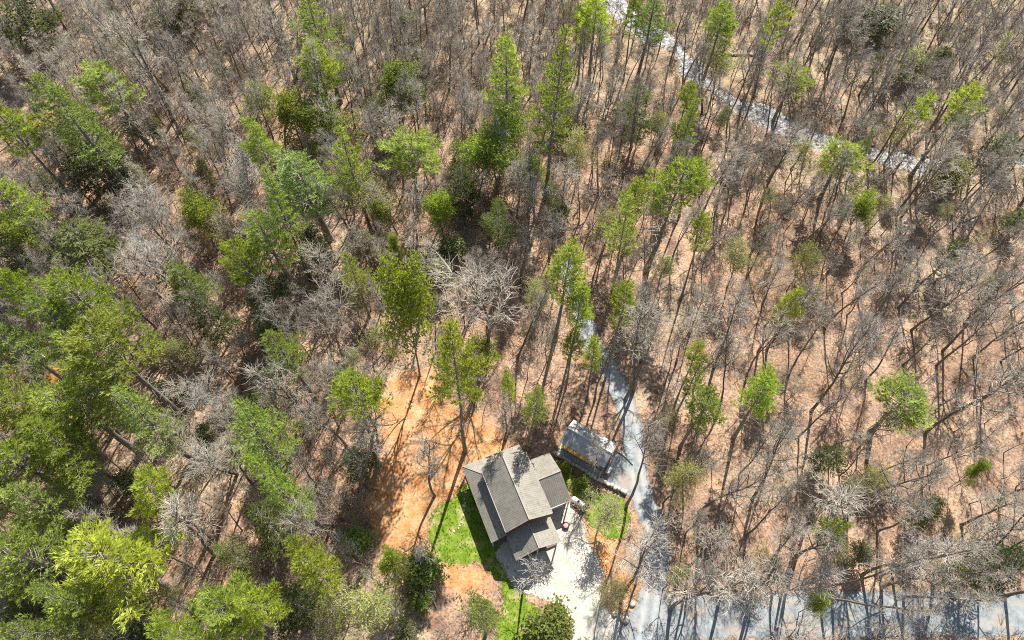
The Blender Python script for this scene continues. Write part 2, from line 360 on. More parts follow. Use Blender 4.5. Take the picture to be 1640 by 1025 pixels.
def sheet(name, mat, sdf, box, step, dz, margin=0.75, water=None, track=None):
    x = np.arange(box[0], box[1], step); y = np.arange(box[2], box[3], step); X, Y = np.meshgrid(x, y)
    P = np.stack([X.ravel(), Y.ravel()], 1); d = sdf(P); I = np.arange(len(P)).reshape(len(y), len(x))
    F = np.stack([I[:-1, :-1], I[:-1, 1:], I[1:, 1:], I[1:, :-1]], 2).reshape(-1, 4)
    F = F[d[F].min(1) < margin]; used = np.unique(F); mp = np.full(len(P), -1); mp[used] = np.arange(len(used))
    z = terrain(P[used]) + dz if water is None else np.full(len(used), water)
    at_ = dict(sd=d[used])
    if track is not None: at_['track'] = track(P[used])
    o = link(name, mesh_np(name, np.c_[P[used], z], mp[F], mat, at_, True)); tag(o, kind='structure'); return o
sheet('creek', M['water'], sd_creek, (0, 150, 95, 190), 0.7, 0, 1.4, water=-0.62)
def track(P):
    d = sd_line(P, ROADL[0]); return np.exp(-((d - 0.8) / 0.35) ** 2)
sheet('gravel_road', M['road'], sd_road, (-5, 130, -2, 95), 0.5, 0.035, track=track)
sheet('gravel_yard', M['yard'], lambda p: sd_poly(p, YARD), (-6, 25, 0, 40), 0.4, 0.048)
sheet('lawn', M['lawn'], sd_lawn, (-20, 30, 2, 45), 0.4, 0.042)

# ------------------------------------------------------------------ cabin
def slope(name, a, b, c, d, mat, parent, pitch=0.32, thick=0.09, rib_dir='ad'):
    """Metal roof slope: a-b is the upper edge, d-c the lower edge; ribs run from upper to lower edge."""
    a, b, c, d = map(Vector, (a, b, c, d)); n = (b - a).cross(d - a).normalized()
    if n.z < 0: n = -n
    mb = MB(); mb.prism([a, b, c, d], -n * thick)
    low = (c - d); L = low.length; ax = low.normalized(); k = int(L / pitch); up = (b - a)
    for i in range(1, k):
        p = d + ax * (i * L / k)
        # run straight up the fall line until the upper edge or a hip
        f = (a - d) - ax * (a - d).dot(ax); s0 = (p - d).dot(ax); sa = (a - d).dot(ax); sb = (b - d).dot(ax); t = 1.0
        if s0 < sa: t = s0 / sa
        elif s0 > sb: t = max(0.0, (L - s0) / (L - sb))
        if t < 0.05: continue
        q = p + f * t; e = ax * 0.02; h = n * 0.02
        mb.add([p - e, p + e, q + e, q - e, p - e * .5 + h, p + e * .5 + h, q + e * .5 + h, q - e * .5 + h],
               [(4, 5, 6, 7), (0, 4, 7, 3), (1, 2, 6, 5), (0, 1, 5, 4), (3, 7, 6, 2)])
    return mb.build(name, mat, parent)
def cap(name, p, q, parent, mat, w=0.2, r=0.06):
    mb = MB(); mb.tube([p, q], r, 6); return mb.build(name, mat, parent)
cab = empty('cabin', hp(6, 8)); tag(cab, 'tan metal-roofed cabin with wraparound porch standing on the lawn', 'cabin')
cx_, cy_ = hp(6, 8)[:2]
def hl(u, v, z): p = hp(u, v, z); return (p[0] - cx_, p[1] - cy_, z)
EZ, IZ, MZ, RZ = 3.75, 4.9, 6.3, 8.3
# porch roofs
pl = slope('porch_roof', hl(2.55, 2.9, IZ), hl(2.55, 13.0, IZ), hl(0, 13.0, EZ), hl(0, 0, EZ), M['roof'], cab)
pr_ = slope('porch_roof', hl(10.0, 2.75, IZ), hl(2.5, 2.75, IZ), hl(0, 0, EZ), hl(10.0, 0, EZ), M['roof'], cab)
cap('hip_cap', hl(0, 0, EZ + .03), hl(2.52, 2.8, IZ + .03), pl, M['roof_trim'])
# main gable
ml = slope('main_roof', hl(6.15, 2.45, RZ), hl(6.15, 12.95, RZ), hl(2.45, 12.95, MZ), hl(2.45, 2.45, MZ), M['roof'], cab)
mr = slope('main_roof', hl(6.17, 12.95, RZ), hl(6.17, 2.45, RZ), hl(10.02, 2.45, MZ), hl(10.02, 12.95, MZ), M['roof'], cab)
cap('ridge_cap', hl(6.16, 2.42, RZ + .03), hl(6.16, 12.98, RZ + .03), ml, M['roof_trim'], r=0.1)
for v in (2.43, 12.97):
    for (u0, z0, par) in ((2.45, MZ, ml), (10.02, MZ, mr)):
        m_ = MB(); m_.prism([hl(u0, v - .02, z0 + .02), hl(6.16, v - .02, RZ + .02), hl(6.16, v - .02, RZ - .2), hl(u0, v - .02, z0 - .2)], Vector(hl(0, .04, 0)) - Vector(hl(0, 0, 0)))
        m_.build('fascia', M['roof_trim'], par)
for (u, par) in ((2.4, ml), (10.07, mr)):
    m_ = MB(); m_.tube([hl(u, 2.5, MZ - .05), hl(u, 12.9, MZ - .05)], 0.07, 6); m_.build('gutter', M['roof_trim'], par)
# wing
wr = slope('wing_roof', hl(10.0, 7.3, 5.95), hl(13.95, 7.3, 5.95), hl(13.95, 3.1, 3.55), hl(10.0, 3.1, 3.55), M['roof'], cab)
wf = slope('wing_roof', hl(13.95, 7.32, 5.95), hl(10.0, 7.32, 5.95), hl(10.0, 11.55, 3.55), hl(13.95, 11.55, 3.55), M['roof'], cab)
cap('ridge_cap', hl(10.0, 7.31, 5.98), hl(13.98, 7.31, 5.98), wr, M['roof_trim'], r=0.09)
for v, vz, par in ((3.1, 3.55, wr), (11.55, 3.55, wf)):
    m_ = MB(); m_.prism([hl(13.94, v, vz + .02), hl(13.94, 7.31, 5.97), hl(13.94, 7.31, 5.77), hl(13.94, v, vz - .18)], Vector(hl(.05, 0, 0)) - Vector(hl(0, 0, 0))); m_.build('fascia', M['roof_trim'], par)
m_ = MB(); m_.tube([hl(10.1, 11.6, 3.5), hl(13.9, 11.6, 3.5)], 0.07, 6); m_.build('gutter', M['pale_trim'], wf)
# front gable porch
fl = slope('front_porch_roof', hl(6.2, 12.75, 5.55), hl(6.2, 16.75, 5.55), hl(2.5, 16.75, EZ), hl(2.5, 12.75, EZ), M['roof'], cab)
fr = slope('front_porch_roof', hl(6.22, 16.75, 5.55), hl(6.22, 12.75, 5.55), hl(9.92, 12.75, EZ), hl(9.92, 16.75, EZ), M['roof'], cab)
cap('ridge_cap', hl(6.21, 12.8, 5.58), hl(6.21, 16.78, 5.58), fl, M['roof_trim'], r=0.09)
for u0, par in ((2.5, fl), (9.92, fr)):
    m_ = MB(); m_.prism([hl(u0, 16.74, EZ + .02), hl(6.21, 16.74, 5.57), hl(6.21, 16.74, 5.37), hl(u0, 16.74, EZ - .18)], Vector(hl(0, .05, 0)) - Vector(hl(0, 0, 0))); m_.build('fascia', M['roof_trim'], par)
mt = MB(); mt.prism([hl(2.9, 16.4, EZ - .1), hl(6.2, 16.4, 5.35), hl(9.5, 16.4, EZ - .1)], Vector(hl(0, .08, 0)) - Vector(hl(0, 0, 0))); mt.build('gable_wall', M['log'], cab)
# walls
w = MB()
for z in np.arange(0.15, MZ - 0.1, 0.3): pass
w.prism([hl(2.85, 2.9, 0), hl(9.75, 2.9, 0), hl(9.75, 12.4, 0), hl(2.85, 12.4, 0)], (0, 0, MZ - .12)); wall = w.build('wall', M['log'], cab)
for v in (2.9, 12.36):
    w = MB(); w.prism([hl(2.85, v, MZ - .12), hl(9.75, v, MZ - .12), hl(6.17, v, RZ - .2)], Vector(hl(0, .04, 0)) - Vector(hl(0, 0, 0))); w.build('gable_wall', M['log'], cab)
w = MB(); w.prism([hl(9.76, 3.5, 0), hl(13.6, 3.5, 0), hl(13.6, 11.1, 0), hl(9.76, 11.1, 0)], (0, 0, 3.45)); wing_wall = w.build('wall', M['log'], cab)
w = MB(); w.prism([hl(13.56, 3.5, 3.45), hl(13.56, 11.1, 3.45), hl(13.56, 7.3, 5.75)], Vector(hl(.04, 0, 0)) - Vector(hl(0, 0, 0))); w.build('gable_wall', M['log'], cab)
def opening(u, v, z, wu, wv, hz, name, mat, par):
    mb = MB(); mb.box((0, 0, 0), (max(wu, .06), max(wv, .06), hz)); o = mb.build(name, mat, par); o.location = hl(u, v, z); o.rotation_euler = (0, 0, R(22.2)); return o
for v in (4.6, 7.5, 10.4):
    opening(2.83, v, 2.3, .08, 1.3, 1.3, 'window', M['white'], wall); opening(2.78, v, 2.3, .06, 1.1, 1.1, 'window_pane', M['glass'], wall)
for u in (4.2, 8.2):
    opening(u, 12.43, 2.3, 1.3, .08, 1.3, 'window', M['white'], wall); opening(u, 12.48, 2.3, 1.1, .06, 1.1, 'window_pane', M['glass'], wall)
opening(6.2, 12.44, 1.75, 1.1, .08, 2.1, 'door', M['beam'], wall)
opening(11.7, 11.14, 1.3, 2.6, .08, 2.2, 'garage_door', M['post'], wing_wall)
dk = MB(); dk.prism([hl(.35, .35, .0), hl(2.84, .35, 0), hl(2.84, 12.9, 0), hl(.35, 12.9, 0)], (0, 0, .55)); dk.build('porch_floor', M['deck'], cab)
dk = MB(); dk.prism([hl(2.9, 12.45, .0), hl(9.5, 12.45, 0), hl(9.5, 16.3, 0), hl(2.9, 16.3, 0)], (0, 0, .4)); dk.build('porch_floor', M['deck'], cab)
pm = None
posts = [(.3, v) for v in (.3, 3.3, 6.5, 9.7, 12.75)] + [(u, .3) for u in (3.4, 6.6, 9.7)] + [(2.75, 12.75), (3.0, 16.45), (9.45, 16.45), (6.2, 16.45), (9.45, 13.0), (13.75, 11.4)]
mb = MB(); mb.box((0, 0, 1.75), (.17, .17, 3.5)); pm = mb.mesh('post', M['post'])
for u, v in posts:
    o = link('post', pm, cab, hl(u, v, 0.1 if v < 13 else 0.1)); o.rotation_euler = (0, 0, R(22.2))
mb = MB(); mb.box((0, 0, 0), (.06, 6.1, .08)); mb.box((0, 0, -.55), (.05, 6.1, .06))
for k in range(18): mb.box((0, -2.9 + k * .34, -.28), (.03, .03, .52))
rl = mb.mesh('railing', M['post'])
for v in (3.4, 9.6):
    o = link('railing', rl, cab, hl(.3, v, 1.55)); o.rotation_euler = (0, 0, R(22.2))
mb = MB(); mb.box((0, 0, 0), (.5, .5, 1.3)); mb.box((0, 0, .7), (.6, .6, .1)); o = mb.build('vent_pipe', M['black'], mr); o.location = hl(8.0, 4.2, 7.6); o.scale = (.35, .35, .8)
# ------------------------------------------------------------------ shed
shd = empty('shed', (SO[0] + SE_[0] * 4, SO[1] + SE_[1] * 4, 0), R(-32.1)); tag(shd, 'grey metal-roofed open shed with yellow timber beam beside the gravel road', 'shed')
s1 = slope('roof_slope', (-4.1, 0, 4.5), (4.1, 0, 4.5), (4.1, 2.4, 3.0), (-4.1, 2.4, 3.0), M['shed_roof'], shd)
s2 = slope('roof_slope', (4.1, -.02, 4.5), (-4.1, -.02, 4.5), (-4.1, -2.3, 3.0), (4.1, -2.3, 3.0), M['shed_roof'], shd)
cap('ridge_cap', (-4.12, -.01, 4.53), (4.12, -.01, 4.53), s1, M['pale_trim'], r=.11)
for x in (-4.13, 4.09):
    for sy, par in ((2.4, s1), (-2.3, s2)):
        m_ = MB(); m_.prism([(x, 0, 4.52), (x, sy, 3.02), (x, sy, 2.86), (x, 0, 4.36)], (.04, 0, 0)); m_.build('fascia', M['pale_trim'], par)
m_ = MB(); m_.box((-1.0, -2.55, 2.78), (5.3, .62, .14), rx=R(24)); m_.build('beam', M['beam'], shd, bevel=.015)
m_ = MB(); m_.box((0, 2.0, 1.45), (7.6, .08, 2.9)); m_.build('wall', M['board'], shd)
for x in (-3.8, 3.8):
    m_ = MB(); m_.prism([(x - .04, -1.9, 0), (x - .04, 1.95, 0), (x - .04, 1.95, 2.95), (x - .04, 0, 4.25), (x - .04, -1.9, 3.05)], (.08, 0, 0)); m_.build('wall', M['board'], shd)
m_ = MB(); m_.box((2.75, -1.95, 1.4), (2.0, .08, 2.8)); m_.build('wall', M['board'], shd)
for x in (-3.6, -1.0, 1.62):
    m_ = MB(); m_.box((x, -2.12, 1.25), (.16, .16, 2.5)); m_.build('post', M['beam'], shd)
m_ = MB(); m_.box((0, -.5, .06), (8.2, 5.6, .12)); m_.build('floor_slab', M['concrete'], shd)
m_ = MB(); m_.box((-2.4, 1.2, .5), (1.6, .9, .75)); m_.box((-2.4, 1.2, .92), (1.7, 1.0, .08)); m_.build('workbench', M['board'], shd)

# ------------------------------------------------------------------ stones, walls and small things round the cabin
def rock_mesh(rg, sx, sy, sz, n=2):
    t = (1 + 5 ** .5) / 2
    v = np.array([(-1,t,0),(1,t,0),(-1,-t,0),(1,-t,0),(0,-1,t),(0,1,t),(0,-1,-t),(0,1,-t),(t,0,-1),(t,0,1),(-t,0,-1),(-t,0,1)], float); v /= np.linalg.norm(v[0])
    f = [(0,11,5),(0,5,1),(0,1,7),(0,7,10),(0,10,11),(1,5,9),(5,11,4),(11,10,2),(10,7,6),(7,1,8),(3,9,4),(3,4,2),(3,2,6),(3,6,8),(3,8,9),(4,9,5),(2,4,11),(6,2,10),(8,6,7),(9,8,1)]
    v = v.tolist()
    for _ in range(n - 1):
        mid = {}; nf = []
        def mp(a, b):
            k = (min(a, b), max(a, b))
            if k not in mid:
                p = (np.array(v[a]) + np.array(v[b])); p /= np.linalg.norm(p); v.append(p.tolist()); mid[k] = len(v) - 1
            return mid[k]
        for a, b, c in f:
            x, y, z = mp(a, b), mp(b, c), mp(c, a); nf += [(a, x, z), (b, y, x), (c, z, y), (x, y, z)]
        f = nf
    V = np.array(v); V = np.sign(V) * np.abs(V) ** 0.75
    V *= 1 + rg.normal(0, 0.09, (len(V), 1)); V *= np.array([sx, sy, sz])
    return V, np.array(f)
def rocks(mat, name, rg, *a): V, F = rock_mesh(rg, *a); return mesh_np(name, V, F, mat)
rgs = np.random.default_rng(5)
stm = [rocks(M['stone'], 'stone', rgs, .34, .27, .26) for _ in range(6)]
z7 = lambda L: [(870 + a / 5.395, 660 + b / 5.395) for a, b in L]
wl = pix(z7([(95, 358), (140, 384), (300, 475), (460, 575), (600, 645), (712, 700)]))
sw = empty('stone_wall', (wl[2][0], wl[2][1], 0)); tag(sw, 'low wall of pale stones along the front of the grey shed', 'stone wall')
seg = np.r_[0, np.cumsum(np.hypot(*np.diff(wl, axis=0).T))]; d = 0.0; i = 0
while d < seg[-1]:
    p = np.array([np.interp(d, seg, wl[:, 0]), np.interp(d, seg, wl[:, 1])])
    for row in (0, 1):
        o = link('stone', stm[int(rgs.integers(6))], sw, (p[0] - wl[2][0] + rgs.normal(0, .05), p[1] - wl[2][1] + rgs.normal(0, .05) - row * .02, .15 + row * .34)); o.rotation_euler = (rgs.normal(0, .1), rgs.normal(0, .1), R(-30) + rgs.normal(0, .2)); s_ = rgs.uniform(.85, 1.15); o.scale = (s_, s_ * rgs.uniform(.9, 1.5), s_)
    d += 0.6
cb = pix(z7([(640, 340), (690, 370), (735, 410), (772, 452)]))
m_ = MB(); m_.tube([(p[0], p[1], .12) for p in cb], .13, 6); o = m_.build('kerb_edging', M['concrete']); tag(o, 'curved pale kerb edging the gravel pad beside the shed', 'kerb')
bm_ = [rocks(M['boulder'], 'boulder', rgs, 1, .8, .6) for _ in range(4)]
for k, (px, py, s_, lab) in enumerate([(985, 983, .55, 'pale boulder left end of the row beside the drive mouth'), (992, 988, .42, 'small boulder wedged in the middle of the drive mouth row'), (1000, 992, .68, 'large pale boulder right end of the drive mouth row'), (1013, 967, .5, 'white boulder alone at the left edge of the gravel road')]):
    p = at(px, py); o = link('boulder', bm_[k], None, (p[0], p[1], .2 * s_)); o.scale = (s_,) * 3; o.rotation_euler = (0, 0, k * 1.3); tag(o, lab, 'boulder', 'boulders at the drive mouth')
for k, (px, py) in enumerate([(746, 788), (744, 799), (745, 806), (743, 810), (743, 818), (742, 825), (739, 837), (736, 842), (734, 846), (727, 851)]):
    p = at(px, py); o = link('stepping_stone', stm[k % 6], None, (p[0], p[1], .0)); s_ = (.8, .55, .5, .85, .6, .55, .6, .55, .5, .55)[k]; o.scale = (s_, s_, .4); o.rotation_euler = (0, 0, k)
    nth = ('first', 'second', 'third', 'fourth', 'fifth', 'sixth', 'seventh', 'eighth', 'ninth', 'last')[k]
    tag(o, f"{nth} pale stepping stone beside the porch, counted from the cabin's rear corner", 'stepping stone', 'stepping stones beside the porch')
# propane tank
pa, pb = at(915.5, 797, .8), at(937, 811, .8); d = pb - pa; L = float(np.hypot(*d)); c = (pa + pb) / 2
tk = empty('propane_tank', (c[0], c[1], 0), math.atan2(d[1], d[0])); tag(tk, 'white propane tank lying at the corner of the cabin wing', 'tank')
prof = [(0.001, -L / 2)] + [(.48 * math.sin(a), -L / 2 + .42 * (1 - math.cos(a))) for a in np.linspace(.25, math.pi / 2, 6)] + [(.48 * math.sin(a), L / 2 - .42 * (1 - math.cos(a))) for a in np.linspace(math.pi / 2, .25, 6)] + [(0.001, L / 2)]
m_ = MB(); m_.lathe(prof, 24); o = m_.build('tank_shell', M['white'], tk, True, (0, 0, .75)); o.rotation_euler = (0, R(90), 0)
m_ = MB(); m_.lathe([(.001, .2), (.12, .18), (.19, .1), (.2, 0)], 16); m_.build('valve_dome', M['black'], tk, True, (0, 0, 1.2))
for x in (-.8, .8):
    m_ = MB(); m_.box((x, 0, .2), (.18, .8, .4)); m_.build('leg', M['concrete'], tk)
# fire bowl
p = at(906, 842); fb = empty('fire_pit', (p[0], p[1], .05)); tag(fb, "rusty red fire bowl on a dark mat in the cabin's gravel yard", 'fire pit')
m_ = MB(); m_.lathe([(.001, 0), (.62, 0), (.6, .04), (.001, .04)], 4); o = m_.build('mat', M['board'], fb); o.rotation_euler = (0, 0, .9)
m_ = MB(); m_.lathe([(.15, .12), (.36, .25), (.47, .45), (.52, .47), (.5, .5), (.44, .46), (.3, .3), (.001, .26)], 20); o = m_.build('bowl', M['rust'], fb, True)
m_ = MB(); m_.lathe([(.36, .38), (.2, .44), (.001, .47)], 14); m_.build('ash_heap', M['ash'], o, True)
for k in range(3):
    a = k * 2.09; m_ = MB(); m_.tube([(.25 * math.cos(a), .25 * math.sin(a), .25), (.42 * math.cos(a), .42 * math.sin(a), .03)], .03, 6); m_.build('leg', M['black'], fb)
# handrail, bowl on pole, utility box
pts = [at(910, 805), at(903.5, 808.5), at(901, 820), at(903.5, 826)]
m_ = MB(); m_.tube([(*pts[0], .08), (*pts[0], .9), (*pts[1], 1.0), (*pts[2], 1.0), (*pts[2], .1), (*pts[3], .08)], .045, 8); o = m_.build('handrail', M['white']); tag(o, 'bent white pipe rail below the eave of the cabin wing', 'handrail')
p = at(850, 990); bb = empty('bird_bath', (p[0], p[1], 0)); tag(bb, 'dark round bowl on a thin pole on the lower lawn', 'bird bath')
m_ = MB(); m_.lathe([(.001, .96), (.2, .98), (.34, 1.06), (.36, 1.1), (.3, 1.06), (.001, 1.0)], 18); m_.build('bowl', M['black'], bb, True)
m_ = MB(); m_.tube([(0, 0, 0), (0, 0, .97)], .035, 8); m_.build('pole', M['black'], bb)
p = at(974, 755); ub = empty('utility_box', (p[0], p[1], 0), R(-32)); tag(ub, "pale grey metal utility box at the shed's right end", 'utility box')
m_ = MB(); m_.box((0, 0, .45), (.65, 1.1, .9)); m_.build('cabinet', M['greybox'], ub, bevel=.03)
m_ = MB(); m_.box((0, 0, .95), (.72, 1.18, .1)); m_.build('lid', M['pale_trim'], ub, bevel=.02)

# ------------------------------------------------------------------ trees: shapes
UP = np.array([0, 0, 1.0])
def unit(v): return v / max(np.linalg.norm(v), 1e-9)
def path(rg, p, d, L, n, wob, lift):
    P = [np.array(p, float)]; d = np.array(d, float)
    for i in range(n):
        d = unit(d + rg.normal(0, wob, 3) + UP * lift); P.append(P[-1] + d * (L / n))
    return np.array(P)
class Sk:                                       # a skeleton of segments by level
    def __init__(s): s.a = {}
    def add(s, lv, P, r0, r1):
        r = np.linspace(r0, r1, len(P)); L = s.a.setdefault(lv, [[], [], [], []])
        L[0] += list(P[:-1]); L[1] += list(P[1:]); L[2] += list(r[:-1]); L[3] += list(r[1:])
    def out(s, lv, n):
        V = []; F = []; b = 0
        for l in lv:
            if l not in s.a: continue
            v, f = tubes(*s.a[l], n=n[l] if isinstance(n, dict) else n); V.append(v); F.append(f + b); b += len(v)
        return np.concatenate(V), np.concatenate(F)
def perp(rg, d, ang):
    a = unit(np.cross(d, rg.normal(0, 1, 3))); return unit(d * math.cos(ang) + a * math.sin(ang))
def bare_skel(rg, h, spread, low, nl, nb, nt_, nn, tw=0.021, lean=0.0):
    sk = Sk(); r0 = 0.0095 * h + 0.02
    T = path(rg, (0, 0, -.4), (lean * rg.normal(), lean * rg.normal(), 1), h * 0.93, 12, 0.045, 0.05); rt = np.linspace(r0, r0 * 0.14, 13) ; rt[0] *= 1.35
    sk.a[0] = [list(T[:-1]), list(T[1:]), list(rt[:-1]), list(rt[1:])]
    tips = []
    az = rg.uniform(0, 6.28)
    for i in range(nl):
        s = low + (0.97 - low) * ((i + rg.uniform(0, .8)) / nl); k = s * 12; j = min(int(k), 11); p = T[j] + (T[j + 1] - T[j]) * (k - j)
        az += 2.4 + rg.normal(0, .4); an = R(rg.uniform(32, 58)) * (1.1 - 0.4 * s)
        d = np.array([math.cos(az) * math.sin(an), math.sin(az) * math.sin(an), math.cos(an)])
        L = spread * rg.uniform(0.75, 1.3) * (1.25 - 0.75 * (s - low) / (1 - low)); rb = r0 * (1.1 - s) * 0.62 + 0.02
        B = path(rg, p, d, L, 6, 0.12, 0.09); sk.add(1, B, rb, 0.026)
        for q in range(nb):
            s2 = 0.22 + 0.76 * (q + rg.uniform(0, .9)) / nb; k2 = s2 * 6; j2 = min(int(k2), 5); p2 = B[j2] + (B[j2 + 1] - B[j2]) * (k2 - j2)
            d2 = perp(rg, unit(B[j2 + 1] - B[j2]), R(rg.uniform(28, 60))); L2 = L * rg.uniform(.34, .62) * (1.15 - .6 * s2)
            C = path(rg, p2, d2, L2, 3, 0.16, 0.09); sk.add(2, C, max(rb * (1 - s2) * .55, .03), 0.02)
            for e in range(nt_):
                s3 = 0.2 + .8 * (e + rg.uniform(0, .9)) / nt_; k3 = min(s3, .999) * 3; j3 = int(k3); p3 = C[j3] + (C[j3 + 1] - C[j3]) * (k3 - j3)
                d3 = perp(rg, unit(C[j3 + 1] - C[j3]), R(rg.uniform(22, 55))); L3 = rg.uniform(.5, 1.25) * (0.6 + spread * .08)
                D = path(rg, p3, d3, L3, 2, .14, .08); sk.add(3, D, tw, tw * .75); tips.append(D[-1])
                for _ in range(nn):
                    p4 = D[1] if rg.random() < .5 else D[2]; d4 = perp(rg, unit(D[2] - D[1]), R(rg.uniform(20, 50)))
                    sk.add(4, np.array([p4, p4 + unit(d4 + UP * .15) * rg.uniform(.35, .8)]), tw * .7, tw * .45)
    return sk, np.array(tips)
BARE = []           # (trunk mesh, crown mesh, h, r, lite arrays)
BP = [(22, 2.3, .5, 9), (19, 2.0, .45, 8), (24, 2.6, .55, 9), (15, 1.7, .4, 8), (23, 4.6, .42, 12), (21, 3.8, .5, 11), (25, 5.2, .38, 13), (19, 4.2, .35, 12), (22, 3.2, .55, 10), (24, 4.2, .5, 12), (17, 3.6, .3, 11), (26, 4.8, .45, 13), (14, 2.6, .35, 9), (12, 2.4, .25, 9), (20, 3.4, .48, 11), (16, 3.0, .4, 10)]
for i, (h, sp, low, nl) in enumerate(BP):
    rg = np.random.default_rng(100 + i); sk, tips = bare_skel(rg, h, sp, low, nl, 6, 5, 2, lean=.05)
    v, f = sk.out([0, 1], {0: 7, 1: 5}); tm = mesh_np('trunk', v, f, M['trunk'], smooth=True)
    v2, f2 = sk.out([2, 3, 4], 3); cm = mesh_np('twigs', v2, f2, M['twig'])
    BARE.append(dict(trunk=tm, twigs=cm, h=h, r=sp))
palem = []
def pale_tree(seed, h, r, nl, nb, nt_, k):
    rg = np.random.default_rng(seed); sk, tips = bare_skel(rg, h, r, .36, nl, nb, nt_, 0, tw=.03)
    for lv in (2, 3): sk.a[lv][2] = list(np.array(sk.a[lv][2]) * k); sk.a[lv][3] = list(np.array(sk.a[lv][3]) * k)
    v, f = sk.out([0, 1], {0: 8, 1: 5}); a = mesh_np('trunk', v, f, M['pale_twig'], smooth=True); v, f = sk.out([2, 3], 4)
    return dict(trunk=a, twigs=mesh_np('twigs', v, f, M['pale_twig']), h=h, r=r)
PALE = pale_tree(77, 18, 3.5, 11, 7, 4, 1.45)
PALE2 = [pale_tree(78 + i, 16, 4.6, 13, 8, 6, .8) for i in range(2)]

def pine_shape(rg, h, r, zb, droop=0.0, dens=1.0, gaps=0.25, step=0.85, wid=0.038, nlen=0.55, top=0.75):
    sk = Sk(); T = path(rg, (0, 0, -.4), (0, 0, 1), h, 10, .015, .05); rt = np.linspace(.011 * h + .02, .02, 11); rt[0] *= 1.3
    sk.a[0] = [list(T[:-1]), list(T[1:]), list(rt[:-1]), list(rt[1:])]
    TP = []; TD = []
    def tp(z): k = np.clip(z / h * 10, 0, 9.99); j = int(k); return T[j] + (T[j + 1] - T[j]) * (k - j)
    z = zb; lobes = rg.uniform(0, 6.28, 3)
    while z < h - .3:
        t = (z - zb) / (h - zb); nb = 5 if t < .85 else 4; a0 = rg.uniform(0, 6.28); layer = rg.uniform(.6, 1.2)
        for b in range(nb):
            if rg.random() < gaps * .7 * (1 - t): continue
            az = a0 + 6.283 * b / nb + rg.normal(0, .25)
            lob = .85 + .22 * math.sin(az * 2 + lobes[0]) + .12 * math.sin(az * 3 + lobes[1])
            L = r * ((1 - t) ** top * .98 + .07) * (.55 + .45 * min(1, t / .22)) * rg.uniform(.62, 1.25) * lob * layer
            el = R(8 + 42 * t + rg.normal(0, 6)) - droop
            d = np.array([math.cos(az) * math.cos(el), math.sin(az) * math.cos(el), math.sin(el)])
            B = path(rg, tp(z), d, L, 4, .05, .07 if droop == 0 else -.04); sk.add(1, B, .03 + .008 * L, .012)
            nlat = max(2, int(L * 2.8 * dens))
            for q in range(nlat):
                s = .28 + .72 * (q + rg.uniform(0, 1)) / nlat; k = min(s, .999) * 4; j = int(k); p = B[j] + (B[j + 1] - B[j]) * (k - j); bd = unit(B[j + 1] - B[j])
                side = unit(np.cross(bd, UP)) * (1 if q % 2 else -1); ld = unit(bd * .75 + side * rg.uniform(.5, 1.0) + UP * (rg.uniform(.05, .35) - droop * .6))
                ll = (.32 * L * (1.15 - s) + .4) * rg.uniform(.7, 1.2); nt2 = max(2, int(ll / .24))
                if ll > .7: sk.add(2, np.array([p, p + ld * ll]), .014, .007)
                for w in range(nt2):
                    TP.append(p + ld * ll * ((w + .6) / nt2) + rg.normal(0, .05, 3)); TD.append(ld)
            for w in range(int(L * 1.2)):
                s = .6 + .4 * rg.random(); k = min(s, .999) * 4; j = int(k); TP.append(B[j] + (B[j + 1] - B[j]) * (k - j)); TD.append(unit(B[j + 1] - B[j]))
        z += step * rg.uniform(.75, 1.25)
    for w in range(10): TP.append(tp(h - w * .12)); TD.append(UP)
    V, Fq, t = needles(np.array(TP), np.array(TD), int(9), nlen, wid, .42, rg, up=.5 if droop == 0 else .05)
    dead = Sk(); z = h * .16
    while z < zb + 1:
        az = rg.uniform(0, 6.28); el = R(rg.uniform(-12, 20)); Ld = rg.uniform(.5, 2.4) * (.5 + z / zb)
        D = path(rg, tp(z), (math.cos(az) * math.cos(el), math.sin(az) * math.cos(el), math.sin(el)), Ld, 3, .15, 0); dead.add(0, D, .03, .012)
        for _ in range(2): dead.add(0, path(rg, D[rg.integers(1, 3)], perp(rg, unit(D[3] - D[2]), .7), Ld * .35, 2, .15, 0), .014, .008)
        z += rg.uniform(.25, .8)
    tv, tf = sk.out([0, 1, 2], {0: 8, 1: 4, 2: 3}); dv, df = dead.out([0], 3)
    return dict(trunk=mesh_np('trunk', tv, tf, M['pine_trunk'], smooth=True), crown=mesh_np('crown', V, Fq, M['foliage'], dict(tint=t)),
                dead=mesh_np('dead_branches', dv, df, M['twig']), h=h, r=r * .9, c=(zb + h) / 2 / h + .03)
EV = {}
EV['P'] = [pine_shape(np.random.default_rng(500 + i), 27, 4.6, 27 * b, top=tpw, gaps=gp) for i, (b, tpw, gp) in enumerate([(.58, .55, .25), (.62, .5, .3), (.5, .75, .3), (.66, .45, .2), (.55, .6, .4)])]
EV['Q'] = [pine_shape(np.random.default_rng(520 + i), 29, 4.6, 29 * b, top=tpw, gaps=gp, nlen=.46) for i, (b, tpw, gp) in enumerate([(.45, .8, .22), (.5, .7, .3), (.4, .85, .25)])]
EV['D'] = [pine_shape(np.random.default_rng(540 + i), 18, 4.0, 18 * b, droop=.25, dens=1.15, gaps=.15, step=.7, nlen=.36, wid=.038, top=.7) for i, b in enumerate([.22, .3, .15])]
